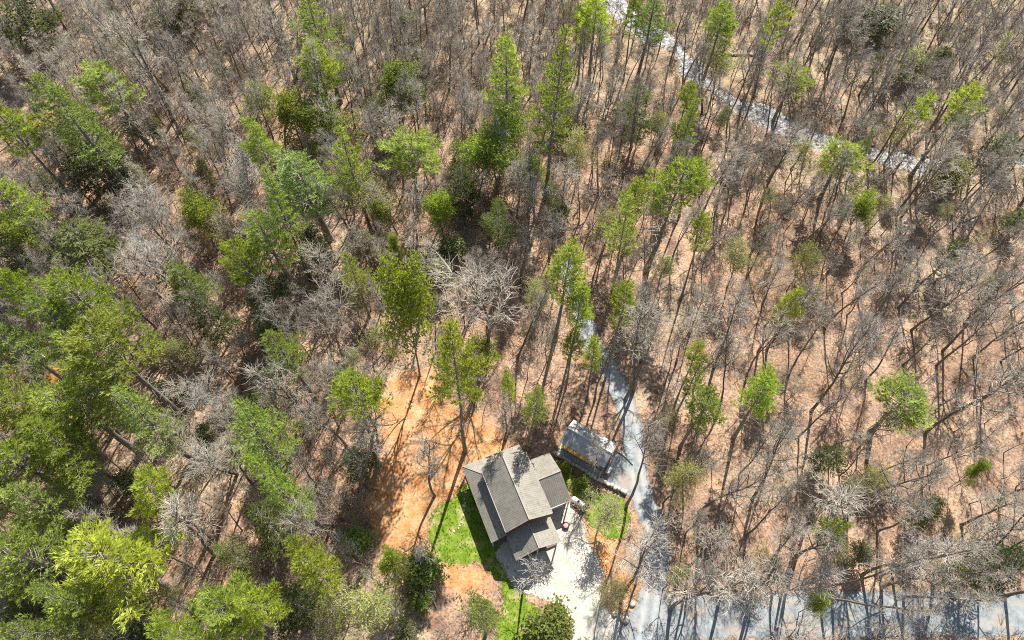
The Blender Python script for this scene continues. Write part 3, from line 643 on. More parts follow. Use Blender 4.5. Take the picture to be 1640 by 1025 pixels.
def leafy_shape(rg, h, sp, low, nl, nb, nt_, leaves, size, mat='trunk', shell=.35):
    sk, tips = bare_skel(rg, h, sp, low, nl, nb, nt_, 0, tw=.014)
    P = np.repeat(tips, leaves, 0) + rg.normal(0, shell, (len(tips) * leaves, 3)); D = rg.normal(0, .5, P.shape); D[:, 2] += .4
    V, Fq, t = needles(P, D, 4, size, size * .3, .7, rg)
    a, b = sk.out([0, 1], {0: 7, 1: 4}); c, d = sk.out([2, 3], 3)
    return dict(trunk=mesh_np('trunk', a, b, M['trunk'], smooth=True), crown=mesh_np('crown', V, Fq, M['foliage'], dict(tint=t)), branches=mesh_np('branches', c, d, M['twig']), h=h, r=sp * .95, c=.68)
EV['R'] = [leafy_shape(np.random.default_rng(560 + i), 14, 4.2, .3, 15, 8, 6, 5, .24) for i in range(3)]
EV['L'] = [leafy_shape(np.random.default_rng(580 + i), 15, 4.0, .35, 12, 8, 6, 3, .19) for i in range(3)]
EV['G'] = [leafy_shape(np.random.default_rng(600 + i), 6, 2.0, .12, 14, 6, 5, 3, .24) for i in range(2)]
EV['S'] = [leafy_shape(np.random.default_rng(620 + i), 3.6, 1.7, .06, 18, 6, 5, 3, .26, shell=.25) for i in range(3)]
ECOL = dict(P=(.345, .415, .11), Q=(.325, .405, .15), D=(.18, .23, .095), R=(.29, .36, .075), L=(.36, .38, .17), G=(.29, .32, .20), S=(.25, .32, .08))
EH = dict(P=26, Q=28, D=18, R=15, L=15, G=6.5, S=3.4)
ENAME = dict(P='pine_tree', Q='pine_tree', D='hemlock_tree', R='leafy_tree', L='budding_tree', G='grey_green_shrub', S='green_shrub')
ECAT = dict(P='pine tree', Q='pine tree', D='hemlock tree', R='tree', L='tree', G='shrub', S='shrub')
EGRP = dict(P='pines in the forest', Q='pines in the forest', D='dark hemlocks in the forest', R='leafy trees in the forest', L='budding trees in the forest', G='grey-green shrubs under the trees', S='green shrubs')

# ------------------------------------------------------------------ evergreens and leafy trees: crown pixel, radius, kind, label, (base pixel)
E_ = [
 (35, 30, 42, 'D', "dark hemlock in the photo's upper left corner"),
 (181, 137, 46, 'P', 'bright pine beside the slanting trunks, upper left'),
 (85, 155, 36, 'Q', 'blue-green pine between two brighter pines, upper left'),
 (128, 192, 48, 'Q', 'tall blue-green pine over the dark thicket, upper left'),
 (14, 190, 36, 'P', 'pine on the left edge beside ochre ground'),
 (20, 322, 46, 'P', 'wide green pine on the left edge above the hemlock'),
 (314, 347, 28, 'R', 'small round bright tree in the grey twigs, left'),
 (283, 14, 34, 'G', 'grey-green bush on the top edge, left of the pines'),
 (509, 32, 42, 'Q', 'tall blue-green pine on the top edge left of centre'),
 (547, 50, 24, 'L', 'pale tree right of the top-edge blue-green pine'),
 (506, 100, 38, 'P', 'yellow-green pine below the top-edge blue-green pine'),
 (547, 120, 24, 'L', 'pale yellowish tree left of the round dark tree'),
 (635, 145, 42, 'R', 'round dark green tree alone among grey twigs'),
 (412, 168, 25, 'R', 'small bright tree above two bright neighbours'),
 (417, 215, 31, 'P', 'bright green pine left of the big leafy group'),
 (468, 190, 34, 'R', 'dull green tree left of the yellowest crown'),
 (533, 203, 42, 'R', 'leafy tree with the yellowest crown, upper centre'),
 (489, 278, 64, 'Q', 'broad pale green pine with long plumes, left of centre'),
 (652, 235, 50, 'P', 'tall conical pine with a long bare trunk, centre', (670, 335)),
 (590, 312, 46, 'L', 'wide dull olive tree beneath the conical pine'),
 (765, 262, 42, 'R', 'dense round green tree right of the conical pine'),
 (806, 226, 36, 'R', 'leafy tree behind the dense round green tree'),
 (822, 105, 46, 'Q', 'left one of two tall pines, top centre', (810, 260)),
 (707, 340, 28, 'R', 'low bright tree right of the olive tree'),
 (797, 345, 24, 'D', 'narrow grey-green hemlock with pointed top, centre'),
 (892, 115, 44, 'Q', 'right one of two tall pines, top centre', (873, 318)),
 (912, 176, 22, 'L', 'pale tree under the right tall pine'),
 (970, 20, 40, 'P', 'bright pine on the top edge left of the creek', (942, 140)),
 (935, 36, 22, 'P', 'slim pine beside the creek-side top-edge pine'),
 (1018, 14, 20, 'P', 'small pine crown over the creek at the top edge'),
 (1056, 25, 36, 'Q', 'dark-trunked pine on the near bank at the top', (1019, 133)),
 (1150, 24, 38, 'P', 'bright pine on the far bank at the top', (1120, 150)),
 (1155, 108, 34, 'L', 'olive tree hanging over the far bank'),
 (1240, 16, 20, 'P', 'small pine on the top edge right of the creek', (1185, 180)),
 (1025, 168, 30, 'D', 'dense little hemlock below the creek bank'),
 (1087, 147, 23, 'P', 'slender pine standing at the near creek bank', (1076, 244)),
 (1100, 190, 24, 'Q', 'small pine right of the slender bank pine'),
 (1052, 200, 20, 'L', 'pale tree left of the slender bank pine'),
 (1083, 295, 60, 'P', 'big spreading bright pine right of centre', (1035, 432)),
 (1018, 316, 28, 'P', 'small pine touching the big spreading pine'),
 (926, 254, 32, 'L', 'pale budding tree below the two tall pines'),
 (858, 280, 25, 'R', 'small green tree left of the tall pine trunk'),
 (892, 337, 16, 'G', 'small grey-green bush near the centre'),
 (1264, 108, 34, 'P', 'yellowish pine on the far side of the creek', (1240, 190)),
 (1525, 140, 38, 'P', 'ragged bright pine in the upper right', (1460, 280)),
 (1478, 168, 20, 'P', 'lower left crown beside the ragged bright pine'),
 (1438, 206, 20, 'L', 'pale tree above the right part of the creek'),
 (1330, 230, 40, 'P', 'flat-topped pine over the creek bend', (1312, 320)),
 (1385, 335, 27, 'R', 'sparse green tree below the creek, right'),
 (1523, 273, 32, 'G', "grey-green bush at the creek's right end"),
 (1610, 240, 26, 'G', 'pale grey-green bush near the right edge, upper'),
 (1400, 32, 36, 'G', 'dark grey-green thicket bush on the top edge, right'),
 (1465, 100, 26, 'G', 'grey bush left of the ragged bright pine'),
 (55, 368, 36, 'R', 'round green tree left of the broad olive crown'),
 (12, 405, 26, 'D', 'dark blue-green hemlock on the left edge'),
 (128, 398, 56, 'D', 'broad olive-topped hemlock on the left'),
 (132, 467, 44, 'P', 'bright pine under the broad olive hemlock'),
 (12, 462, 28, 'P', 'bright pine on the left edge below the hemlock'),
 (192, 520, 60, 'P', 'large yellow-green pine with a long slanting trunk', (290, 665)),
 (20, 542, 40, 'Q', 'green pine left of the ochre ground patch'),
 (82, 520, 38, 'Q', 'pine above the ochre ground patch'),
 (35, 645, 58, 'P', 'wide pine on the left edge below ochre ground'),
 (112, 640, 58, 'P', 'wide pine right of the ochre-side pine'),
 (212, 655, 40, 'Q', 'dull pine crown crossed by a slanting trunk'),
 (287, 566, 25, 'L', 'pale tree right of the large slanting pine'),
 (330, 425, 42, 'Q', 'tall narrow pine with dark left side', (345, 510)),
 (378, 408, 34, 'P', 'pale yellow pine right of the narrow pine'),
 (434, 378, 44, 'Q', 'fluffy blue-green pine left of centre'),
 (612, 350, 18, 'R', 'small bright tree over the olive tree edge'),
 (634, 398, 13, 'R', 'tiny bright tree left of the grey shrubs'),
 (642, 487, 48, 'R', 'large green tree above the orange clearing', (672, 600)),
 (478, 548, 40, 'Q', 'pale green pine among grey twigs, left of clearing', (505, 640)),
 (722, 572, 46, 'P', 'yellow pine leaning over the orange clearing', (745, 722)),
 (558, 630, 54, 'P', "bright pine at the orange clearing's left edge", (606, 745)),
 (392, 703, 50, 'Q', 'soft green pine left of the clearing-edge pine'),
 (724, 394, 21, 'G', 'round grey shrub near the centre'),
 (693, 408, 15, 'G', 'small grey shrub left of the round grey shrub'),
 (765, 555, 20, 'G', 'grey-green shrub beside the yellow leaning pine'),
 (909, 428, 44, 'P', 'tall bright pine on the drive at centre', (889, 545)),
 (928, 482, 28, 'P', 'lower crown right beneath the tall drive pine', (912, 575)),
 (1001, 486, 30, 'P', 'slim pine right of the drive, centre'),
 (917, 553, 20, 'P', 'left one of two small pines above the shed'),
 (957, 564, 22, 'P', 'right one of two small pines above the shed'),
 (1131, 370, 22, 'P', 'small bright pine below the big spreading pine', (1090, 480)),
 (820, 618, 18, 'P', 'thin little pine left behind the cabin'),
 (861, 634, 25, 'Q', 'thin little pine right behind the cabin', (857, 692)),
 (1110, 564, 22, 'P', 'uppermost of three small pines right of the drive', (1080, 650)),
 (1114, 602, 20, 'Q', 'middle one of three small pines right of the drive'),
 (1112, 638, 36, 'P', 'lowest of three small pines right of the drive', (1090, 715)),
 (1212, 612, 40, 'P', 'dense bright pine in the right half', (1175, 700)),
 (861, 475, 24, 'L', 'pale grey-green tree left of the tall drive pine'),
 (1186, 416, 30, 'L', 'pale grey-green tree right of the bright small pine'),
 (970, 372, 34, 'L', 'pale budding tree left of the big pine trunk'),
 (1288, 420, 26, 'L', 'greenish tree among the bare trees, right'),
 (1264, 486, 22, 'P', 'small bright crown in the bare wood, right'),
 (1430, 604, 58, 'P', 'big bright pine on the right side', (1395, 690)),
 (27, 728, 58, 'P', 'lush pine on the left edge, lower half'),
 (252, 778, 40, 'P', 'round yellow-green pine with slanting bare trunk', (338, 863)),
 (172, 882, 76, 'P', 'largest yellow-green pine, lower left', (278, 948)),
 (18, 872, 54, 'Q', 'blue-green pine on the left edge, lower left'),
 (35, 945, 40, 'D', 'dark hemlock in the lower left corner'),
 (360, 975, 62, 'P', 'light plumed pine on the bottom edge, left'),
 (385, 890, 30, 'L', 'pale tree above the light plumed pine'),
 (70, 1003, 44, 'Q', 'pine on the bottom edge near the left corner'),
 (200, 985, 24, 'S', 'green bush under the largest lower-left pine'),
 (482, 768, 40, 'Q', 'dull pine with dead lower branches left of clearing', (545, 872)),
 (434, 835, 44, 'D', 'dark hemlock below the dull pine'),
 (570, 862, 20, 'S', "green bush at the clearing's lower left"),
 (498, 905, 50, 'P', 'yellow-green pine between hemlock and olive tree'),
 (472, 970, 44, 'D', 'dark hemlock on the bottom edge'),
 (417, 975, 40, 'P', 'bright pine left of the bottom-edge hemlock'),
 (605, 965, 58, 'L', 'wide olive tree on the bottom edge'),
 (622, 907, 24, 'R', 'bright leafy tree above the wide olive tree'),
 (672, 914, 24, 'S', 'dark bush under grey twigs left of the lawn'),
 (768, 980, 34, 'Q', 'soft pine below the lawn'),
 (674, 962, 14, 'S', 'small bush left of the soft pine'),
 (970, 812, 36, 'L', "pale bright bushy tree beside the propane tank"),
 (1083, 774, 34, 'L', 'olive tree on the right side of the road'),
 (974, 950, 28, 'L', 'small green tree above the boulders'),
 (885, 1004, 29, 'S', 'large speckled bush at the yard mouth'),
 (1080, 926, 22, 'L', 'pale olive tree at the road junction'),
 (930, 770, 10, 'S', 'dark green bush between wing and shed'),
 (905, 750, 7, 'S', 'small bush on the grass by the wing'),
 (1346, 852, 24, 'P', 'small yellow pine above the lower road'),
 (1310, 968, 20, 'R', 'bright small tree over the lower road'),
 (1380, 770, 26, 'L', 'dull green tree in the lower right wood'),
 (1558, 760, 14, 'R', 'bright tiny tree in the lower right wood'),
 (1612, 908, 40, 'D', 'dark green hemlock above the lower road, right edge'),
 (75, 700, 46, 'P', 'yellow-green pine between two lush left-hand pines'),
 (62, 800, 44, 'Q', 'pine below the lush left-edge pine'),
 (112, 575, 32, 'Q', 'dull pine on the ochre ground patch'),
 (272, 1012, 40, 'P', 'bright pine on the bottom edge beside light plumes'),
 (535, 985, 36, 'L', 'olive tree right of the bottom-edge hemlock'),
 (130, 965, 36, 'Q', 'pine just under the largest lower-left pine'),
 (150, 260, 40, 'D', 'dark hemlock in the upper left thicket shade'),
 (560, 250, 34, 'Q', 'green pine between the plumed and conical pines'),
 (440, 320, 34, 'Q', 'pine above the fluffy blue-green pine'),
 (415, 455, 34, 'D', 'dark hemlock below the fluffy blue-green pine'),
 (740, 300, 26, 'D', 'dark hemlock beside the dense round tree'),
 (1010, 350, 30, 'Q', 'green pine left of the big spreading pine trunk'),
 (330, 500, 30, 'D', 'dark hemlock at the foot of the narrow pine'),
 (1513, 917, 16, 'R', 'small green tree beside the lower road'),
]
def solve_h(b, cx, cy):
    zs = np.linspace(1, 45, 441); u, v = pr(b[0], b[1], zs); return float(zs[np.argmin((u - cx) ** 2 + (v - cy) ** 2)])
def put_tree(name, parts, loc, rz, sxy, sz, label, cat, group=None, color=None):
    r_ = empty(name, loc, rz); r_.rotation_euler = (rt.normal(0, .022 if name != 'bare_tree' else .05), rt.normal(0, .022 if name != 'bare_tree' else .05), rz); r_.scale = (sxy, sxy, sz); tag(r_, label, cat, group)
    for pn, me in parts:
        o = link(pn, me, r_)
        if color is not None: o.color = (*color, 1)
        if pn in ('twigs', 'dead_branches'): o['kind'] = 'stuff'
    return r_
anchors = []; occ = []
rt = np.random.default_rng(42)
for e in E_:
    cx, cy, rp, k, lab = e[:5]; var = EV[k][int(rt.integers(len(EV[k])))]; cf = var['c']
    if len(e) > 5:
        b = at(*e[5]); zc = solve_h(b, cx, cy); h = float(np.clip(zc / cf, 9, 42))
    else:
        h = EH[k] * rt.uniform(.85, 1.15)
        if k in 'RLDQP' and rp < 32: h *= .45 + .55 * rp / 32
        if k in 'GS': h *= .5 + rp / 60
        if 'tank' in lab: h = 9.5
        b = at(cx, cy, h * cf); zc = h * cf
    rm = rp * depth(b[0], b[1], zc) / FPX
    s = rm / var['r'] * (1.25 if k in 'PQ' else 1.12) * (1.2 if cx < 330 else 1.0)
    col = np.array(ECOL[k]) * rt.uniform(.82, 1.2) * np.array([rt.uniform(.93, 1.06), 1, rt.uniform(.8, 1.25)])
    low = lab.lower()
    if 'yellow' in low: col *= np.array([1.06, 1.05, .85])
    if 'bright' in low: col *= 1.12
    if 'dark' in low: col *= .75
    parts = [('trunk', var['trunk']), ('crown', var['crown'])] + ([('twigs', var['branches'])] if 'branches' in var else []) + ([('dead_branches', var['dead'])] if 'dead' in var else [])
    put_tree(ENAME[k], parts, (b[0], b[1], tz(*b)), rt.uniform(0, 6.28), s, h / var['h'], lab, ECAT[k], EGRP[k], col)
    anchors.append((cx, cy, lab)); occ.append((b[0], b[1], 1.2))

# smaller greens among the bare trees, labelled by the nearest listed tree
DIRS = ['right', 'upper right', 'above', 'upper left', 'left', 'lower left', 'below', 'lower right']
ORD = ['', 'second ', 'third ', 'fourth ', 'fifth ', 'sixth ', 'seventh ', 'eighth ', 'ninth ', 'tenth ', 'eleventh ', 'twelfth ', 'thirteenth ', 'fourteenth ']
def shorten(t):
    for a, b in ((', upper left', ''), (', left of', ' left of'), ('bare grey tree', 'bare tree'), ('small pale olive tree', 'olive tree'), ('young soft green pine', 'young pine'), ('low grey-green shrub', 'low shrub'), ('small dark hemlock', 'dark hemlock'), (' of the ', ' of '), (' the ', ' ')):
        if len(t.split()) <= 16: break
        t = t.replace(a, b)
    return t
KD = dict(L='small pale olive tree', D='small dark hemlock', G='low grey-green shrub', Q='young soft green pine', S='low green bush')
made = []
while len(made) < 95:
    cx, cy = rt.uniform(0, 1640), rt.uniform(0, 1025); w_ = .85 if cx < 330 else .6 if cx < 640 else .4 if cy < 420 else .22
    if rt.random() > w_: continue
    k = 'LDGQS'[int(rt.choice(5, p=[.36, .14, .28, .1, .12]))]; h = EH[k] * (rt.uniform(.4, .75) if k in 'LDQ' else rt.uniform(.7, 1.2)); var = EV[k][int(rt.integers(len(EV[k])))]
    b = at(cx, cy, h * var['c']); q_ = b[None]
    if sd_built(q_)[0] < 3 or sd_clay(q_)[0] < 1.5 or sd_creek(q_)[0] < 1.5: continue
    if 690 < cx < 1020 and 600 < cy: continue
    if min(math.hypot(cx - a[0], cy - a[1]) for a in made + [(e[0], e[1]) for e in E_]) < 26: continue
    made.append((cx, cy, k, h, var, b))
lc = {}
for cx, cy, k, h, var, b in made:
    d_, i = min((math.hypot(cx - a[0], cy - a[1]), i) for i, a in enumerate(anchors)); a = anchors[i]; kk = int(round(math.atan2(a[1] - cy, cx - a[0]) / (math.pi / 4))) % 8
    n = lc.get((i, kk, k), 0); lc[(i, kk, k)] = n + 1; dr = DIRS[kk]; dr = dr + ' of' if dr not in ('above', 'below') else dr
    lab = f"{ORD[n]}{KD[k]} {dr} the {a[2]}"; lab = shorten(lab)
    s_ = h / var['h'] * (1.25 if k in 'LD' else 1.1)
    col = np.array(ECOL[k]) * rt.uniform(.7, 1.1) * np.array([rt.uniform(.9, 1.12), 1, rt.uniform(.9, 1.4)])
    parts = [('trunk', var['trunk']), ('crown', var['crown'])] + ([('twigs', var['branches'])] if 'branches' in var else []) + ([('dead_branches', var['dead'])] if 'dead' in var else [])
    put_tree(ENAME[k], parts, (b[0], b[1], tz(*b)), rt.uniform(0, 6.28), s_, h / var['h'], lab, ECAT[k], EGRP[k], col); occ.append((b[0], b[1], 1.0))

# ------------------------------------------------------------------ bare trees
B_ = [(808,704,803,645,1.9),(283,170,195,5,4),(276,195,172,50,4),(288,212,208,62,3.5),(262,200,200,95,3.5),(150,165,105,95,4.5),(318,123,262,15,4),(390,140,345,15,4),
 (275,400,235,315,5.5),(402,332,368,262,6),(312,505,240,400,6),(250,525,185,432,4),(312,462,262,360,5),(365,672,325,610,5),
 (545,482,508,418,5),(550,578,500,500,5.5),(498,672,440,600,5.5),(600,442,598,385,4),(625,830,525,705,4),(548,878,470,770,4),
 (697,793,690,735,2.6),(412,790,290,675,4),(345,890,250,800,3.5),(300,680,215,590,4),
 (785,616,775,462,8.5),(952,640,963,572,2.0),(1000,640,1012,555,3),(1035,690,1052,520,3.5),(1150,662,1152,560,3),(1160,625,1205,478,4.5),
 (1004,834,1042,735,3.6),(957,768,972,725,1.7),(1120,818,1168,730,4.5),(1012,1015,1036,905,4.5),(1088,1035,1132,930,5.5),(1225,1040,1290,935,5.5),
 (1281,680,1392,560,5),(1355,828,1430,755,4.5),(1350,812,1440,712,4.5),(1412,940,1485,888,5),(1300,812,1382,690,4.5),(1500,585,1572,468,5),(1510,562,1602,440,5),
 (1460,528,1532,428,5),(1440,492,1472,398,5),(1570,642,1642,555,4.5),(1482,692,1622,570,5),(1495,452,1505,385,6.5),(1420,450,1428,385,5),
 (1435,342,1512,200,4.5),(1442,350,1500,215,4.5),(1548,322,1592,245,5),(1228,560,1272,470,4.5),(1205,800,1250,700,4),(1600,800,1660,730,5),(1540,840,1600,780,5),(1445,1035,1500,960,5),] + [(1105 + 38 * i + 9 * (i % 3), 905 + 17 * ((i * 7) % 4), 1105 + 38 * i + 9 * (i % 3) + (285 + 38 * i) * .17, 905 + 17 * ((i * 7) % 4) - 75 - 6 * (i % 4), 2.4 + .5 * (i % 3)) for i in range(14)]
trees = []
for (bx, by, tx, ty, sp) in B_:
    if sp == 0: continue
    b = at(bx, by); h = solve_h(b, tx, ty) / .8
    if h > 32: h = 28.0; b = at(tx, ty, .8 * h)
    h = max(h, 7.0); trees.append((b[0], b[1], h, sp, True))
    occ.append((b[0], b[1], 1.2))
n_listed = len(trees)
# filling: dart throwing over the forest floor
cand = np.c_[rt.uniform(-165, 165, 22000), rt.uniform(-8, 196, 22000)]
cd = np.minimum(sd_built(cand), sd_clay(cand) + .3); cd = np.minimum(cd, sd_creek(cand) - .6)
hs = rt.choice([.4, .7, 1.0, 1.15], len(cand), p=[.3, .3, .27, .13]) * rt.uniform(17, 22.5, len(cand))
u0, v0 = pr(cand[:, 0], cand[:, 1], 0.0); u1, v1 = pr(cand[:, 0], cand[:, 1], hs)
ok = (cd > 1.3) & (np.minimum(v0, v1) < 1060) & (np.maximum(v0, v1) > -30) & (np.minimum(np.abs(u0 - 820), np.abs(u1 - 820)) < 860)
for f_ in (.45, .65, .85, 1.0):
    um, vm = pr(cand[:, 0], cand[:, 1], hs * f_); ok &= ~((um > 700) & (um < 1030) & (vm > 655) & (vm < 1040))
    ok &= ~((um > 590) & (um < 770) & (vm > 590) & (vm < 900))
    ok &= ~((np.abs(um - 1040) < 45) & (vm > 640) & (vm < 1000) & (rt.random(len(cand)) < .6))
for f_ in (.55, .75, .95):
    um, vm = pr(cand[:, 0], cand[:, 1], hs * f_); g_ = np.stack([at(a, b, 0) for a, b in zip(um, vm)])
    ok &= ~((sd_creek(g_) < 1.5) & (rt.random(len(cand)) < .72)); ok &= ~((sd_line(g_, ROADL[0]) < 2.6) & (rt.random(len(cand)) < .75))
SH = np.array([math.sin(SUN_AZ), math.cos(SUN_AZ)]) / math.tan(SUN_EL)
for f_ in (.5, .65, .8, .95):
    q_ = cand - SH * (hs * f_)[:, None]
    ok &= ~((sd_poly(q_, HOUSE) < .8) | ((sd_poly(q_, YARD) < 0) | (sd_poly(q_, LAWN1) < 0)) & (rt.random(len(cand)) < .8) | (sd_poly(q_, SHED) < 0) & (rt.random(len(cand)) < .6))
grid = {}
def near_ok(x, y, r):
    i, j = int(x // 6), int(y // 6)
    for a in (-1, 0, 1):
        for b in (-1, 0, 1):
            for (qx, qy, qr) in grid.get((i + a, j + b), ()):
                if (qx - x) ** 2 + (qy - y) ** 2 < max(r, qr) ** 2: return False
    return True
for x, y, r in occ: grid.setdefault((int(x // 6), int(y // 6)), []).append((x, y, r))
for c, h, o_ in zip(cand, hs, ok):
    if not o_: continue
    uu = pr(c[0], c[1], 0)[0]; r = (2.25 + .055 * h) if (uu < 620 or c[1] > 85) else 3.1 + .065 * h
    if near_ok(c[0], c[1], r):
        trees.append((c[0], c[1], float(h), h * rt.choice([.105, .16, .2], p=[.5, .3, .2]) * rt.uniform(.9, 1.1), False)); grid.setdefault((int(c[0] // 6), int(c[1] // 6)), []).append((c[0], c[1], r))
print('BARE TREES', len(trees), 'listed', n_listed)
def size_key(t):
    u, v = pr(t[0], t[1], t[2] * .75); inside = 0 <= u <= 1640 and 0 <= v <= 1025
    return -1e9 if t[4] else -(t[2] * t[3]) / depth(t[0], t[1], t[2]) ** 2 * (1.0 if inside else .15)
trees.sort(key=size_key)
indiv, rest = trees[:296], trees[296:]
info = []
for (x, y, h, sp, ls) in indiv:
    u, v = pr(x, y, h * .75); ranked = sorted((math.hypot(u - a[0], v - a[1]), i) for i, a in enumerate(anchors))
    d, i = ranked[0]; a = anchors[i]; k = int(round(math.atan2(a[1] - v, u - a[0]) / (math.pi / 4))) % 8
    info.append([i, k, d])
cnt = {}; order = sorted(range(len(info)), key=lambda q: info[q][2]); labs = {}
for q in order:
    i, k, d = info[q]; n = cnt.get((i, k), 0); cnt[(i, k)] = n + 1
    dr = DIRS[k]; dr = {'above': 'above', 'below': 'below', 'left': 'left of', 'right': 'right of'}.get(dr, dr + ' of')
    labs[q] = shorten(f"{ORD[min(n, 13)]}bare grey tree {dr} the {anchors[i][2]}")
for q, (x, y, h, sp, ls) in enumerate(indiv):
    if ls: best = min(range(len(BARE)), key=lambda i: abs(BARE[i]['h'] / BARE[i]['r'] - h / sp) + rt.uniform(0, 1.2))
    else: best = min(range(len(BARE)), key=lambda i: abs(BARE[i]['h'] / BARE[i]['r'] - h / sp) + abs(BARE[i]['h'] - h) * .15 + rt.uniform(0, 2.5))
    var = BARE[best]; lab = labs[q]
    u, v = pr(x, y, h * .8)
    if ls and abs(u - 775) < 12 and abs(v - 462) < 40: lab = 'big spreading bare tree above the orange clearing'
    put_tree('bare_tree', [('trunk', var['trunk']), ('twigs', var['twigs'])], (x, y, tz(x, y)), rt.uniform(0, 6.28), (sp / var['r']) if ls else (.5 * sp / var['r'] + .5 * h / var['h']), h / var['h'], lab, 'bare tree', 'bare trees in the forest')
hh = 21.0; b = at(840, 905, hh * .74)
put_tree('bare_tree', [('trunk', PALE['trunk']), ('twigs', PALE['twigs'])], (b[0], b[1], 0), 1.0, 1.05, hh / 18, "white-barked bare tree in front of the cabin's front porch", 'bare tree')
for n_, (cx, cy, h, lab) in enumerate([(1288, 925, 17, 'whitish spreading bare tree hanging over the lower road near its left end'), (1482, 893, 17, 'whitish broad bare tree along the upper edge of the lower road'), (1128, 930, 15, 'whitish bare tree at the road junction, right side'), (1038, 912, 14, 'whitish bare tree leaning over the road left of the junction'),
        (676, 880, 8, 'pale bare bush on the left rim of the lawn'), (238, 322, 18, 'pale broom-like bare tree beside the upper left thicket'), (372, 262, 20, 'pale fan-shaped bare tree left of the leafy group'), (240, 395, 20, 'pale bare tree right of the broad olive hemlock'), (1405, 545, 18, 'pale spreading bare tree above the big right-hand pine'), (130, 752, 15, 'pale bare tree among the lower left pines'), (325, 620, 15, 'pale bare tree left of the soft green pine')]):
    v_ = PALE2[n_ % 2]; b = at(cx, cy, h * .78)
    put_tree('bare_tree', [('trunk', v_['trunk']), ('twigs', v_['twigs'])], (b[0], b[1], tz(*b)), n_ * 1.1, (h / 16) * (1.1 if h < 18 else .95), h / 16, lab, 'bare tree', 'pale bare trees')
# the rest of the bare wood, and brush, as joined geometry
def merge(parts, name, mat):
    V = []; F = []; b = 0
    for v, f in parts: V.append(v); F.append(f + b); b += len(v)
    o = link(name, mesh_np(name, np.concatenate(V), np.concatenate(F), mat)); tag(o, kind='stuff'); return o
def xf(v, x, y, z, rz, s, sz):
    c, s_ = math.cos(rz), math.sin(rz); return np.c_[(v[:, 0] * c - v[:, 1] * s_) * s + x, (v[:, 0] * s_ + v[:, 1] * c) * s + y, v[:, 2] * sz + z]
def instancer(name, meshes, pts, rz, scl, idx, label):
    """One stuff object that plants many copies of a few shapes through geometry nodes."""
    n = len(pts); me = bpy.data.meshes.new(name); me.vertices.add(n); me.vertices.foreach_set('co', np.asarray(pts, np.float32).ravel())
    rot = np.zeros((n, 3), np.float32); rot[:, :2] = np.random.default_rng(3).normal(0, .05, (n, 2)); rot[:, 2] = rz
    for an, ty, key, v in (('rot', 'FLOAT_VECTOR', 'vector', rot), ('scl', 'FLOAT_VECTOR', 'vector', np.asarray(scl, np.float32)), ('idx', 'INT', 'value', np.asarray(idx, np.int32))):
        a = me.attributes.new(an, ty, 'POINT'); a.data.foreach_set(key, v.ravel())
    o = link(name, me); g = bpy.data.node_groups.new(name, 'GeometryNodeTree'); g.interface.new_socket('Geometry', in_out='INPUT', socket_type='NodeSocketGeometry'); g.interface.new_socket('Geometry', in_out='OUTPUT', socket_type='NodeSocketGeometry')
    gi, go = g.nodes.new('NodeGroupInput'), g.nodes.new('NodeGroupOutput'); ip = g.nodes.new('GeometryNodeInstanceOnPoints'); jn = g.nodes.new('GeometryNodeJoinGeometry')
    for m_ in meshes:
        so = bpy.data.objects.new('form', m_); oi = g.nodes.new('GeometryNodeObjectInfo'); oi.inputs['Object'].default_value = so; oi.inputs['As Instance'].default_value = True
        g.links.new(oi.outputs['Geometry'], jn.inputs[0])
    def na(an, ty):
        x = g.nodes.new('GeometryNodeInputNamedAttribute'); x.data_type = ty; x.inputs['Name'].default_value = an; return next(q for q in x.outputs if q.enabled and q.name == 'Attribute')
    g.links.new(gi.outputs[0], ip.inputs['Points']); g.links.new(jn.outputs[0], ip.inputs['Instance']); ip.inputs['Pick Instance'].default_value = True
    g.links.new(na('idx', 'INT'), ip.inputs['Instance Index']); g.links.new(na('rot', 'FLOAT_VECTOR'), ip.inputs['Rotation']); g.links.new(na('scl', 'FLOAT_VECTOR'), ip.inputs['Scale'])
    g.links.new(ip.outputs[0], go.inputs[0]); md = o.modifiers.new('scatter', 'NODES'); md.node_group = g; tag(o, label, kind='stuff'); return o
ti = [min(range(len(BARE)), key=lambda i: abs(BARE[i]['h'] / BARE[i]['r'] - t[2] / t[3]) + abs(BARE[i]['h'] - t[2]) * .15 + rt.uniform(0, 2.5)) for t in rest]
tp_ = [(t[0], t[1], tz(t[0], t[1])) for t in rest]; trz = rt.uniform(0, 6.28, len(rest)); tsc = [(.5 * t[3] / BARE[i]['r'] + .5 * t[2] / BARE[i]['h'],) * 2 + (t[2] / BARE[i]['h'],) for t, i in zip(rest, ti)]
instancer('bare_woodland_trunks', [b['trunk'] for b in BARE], tp_, trz, tsc, ti, 'grey trunks of the smaller bare trees throughout the forest')
instancer('bare_woodland_twigs', [b['twigs'] for b in BARE], tp_, trz, tsc, ti, 'grey twigs of the smaller bare trees throughout the forest')
bsh = []
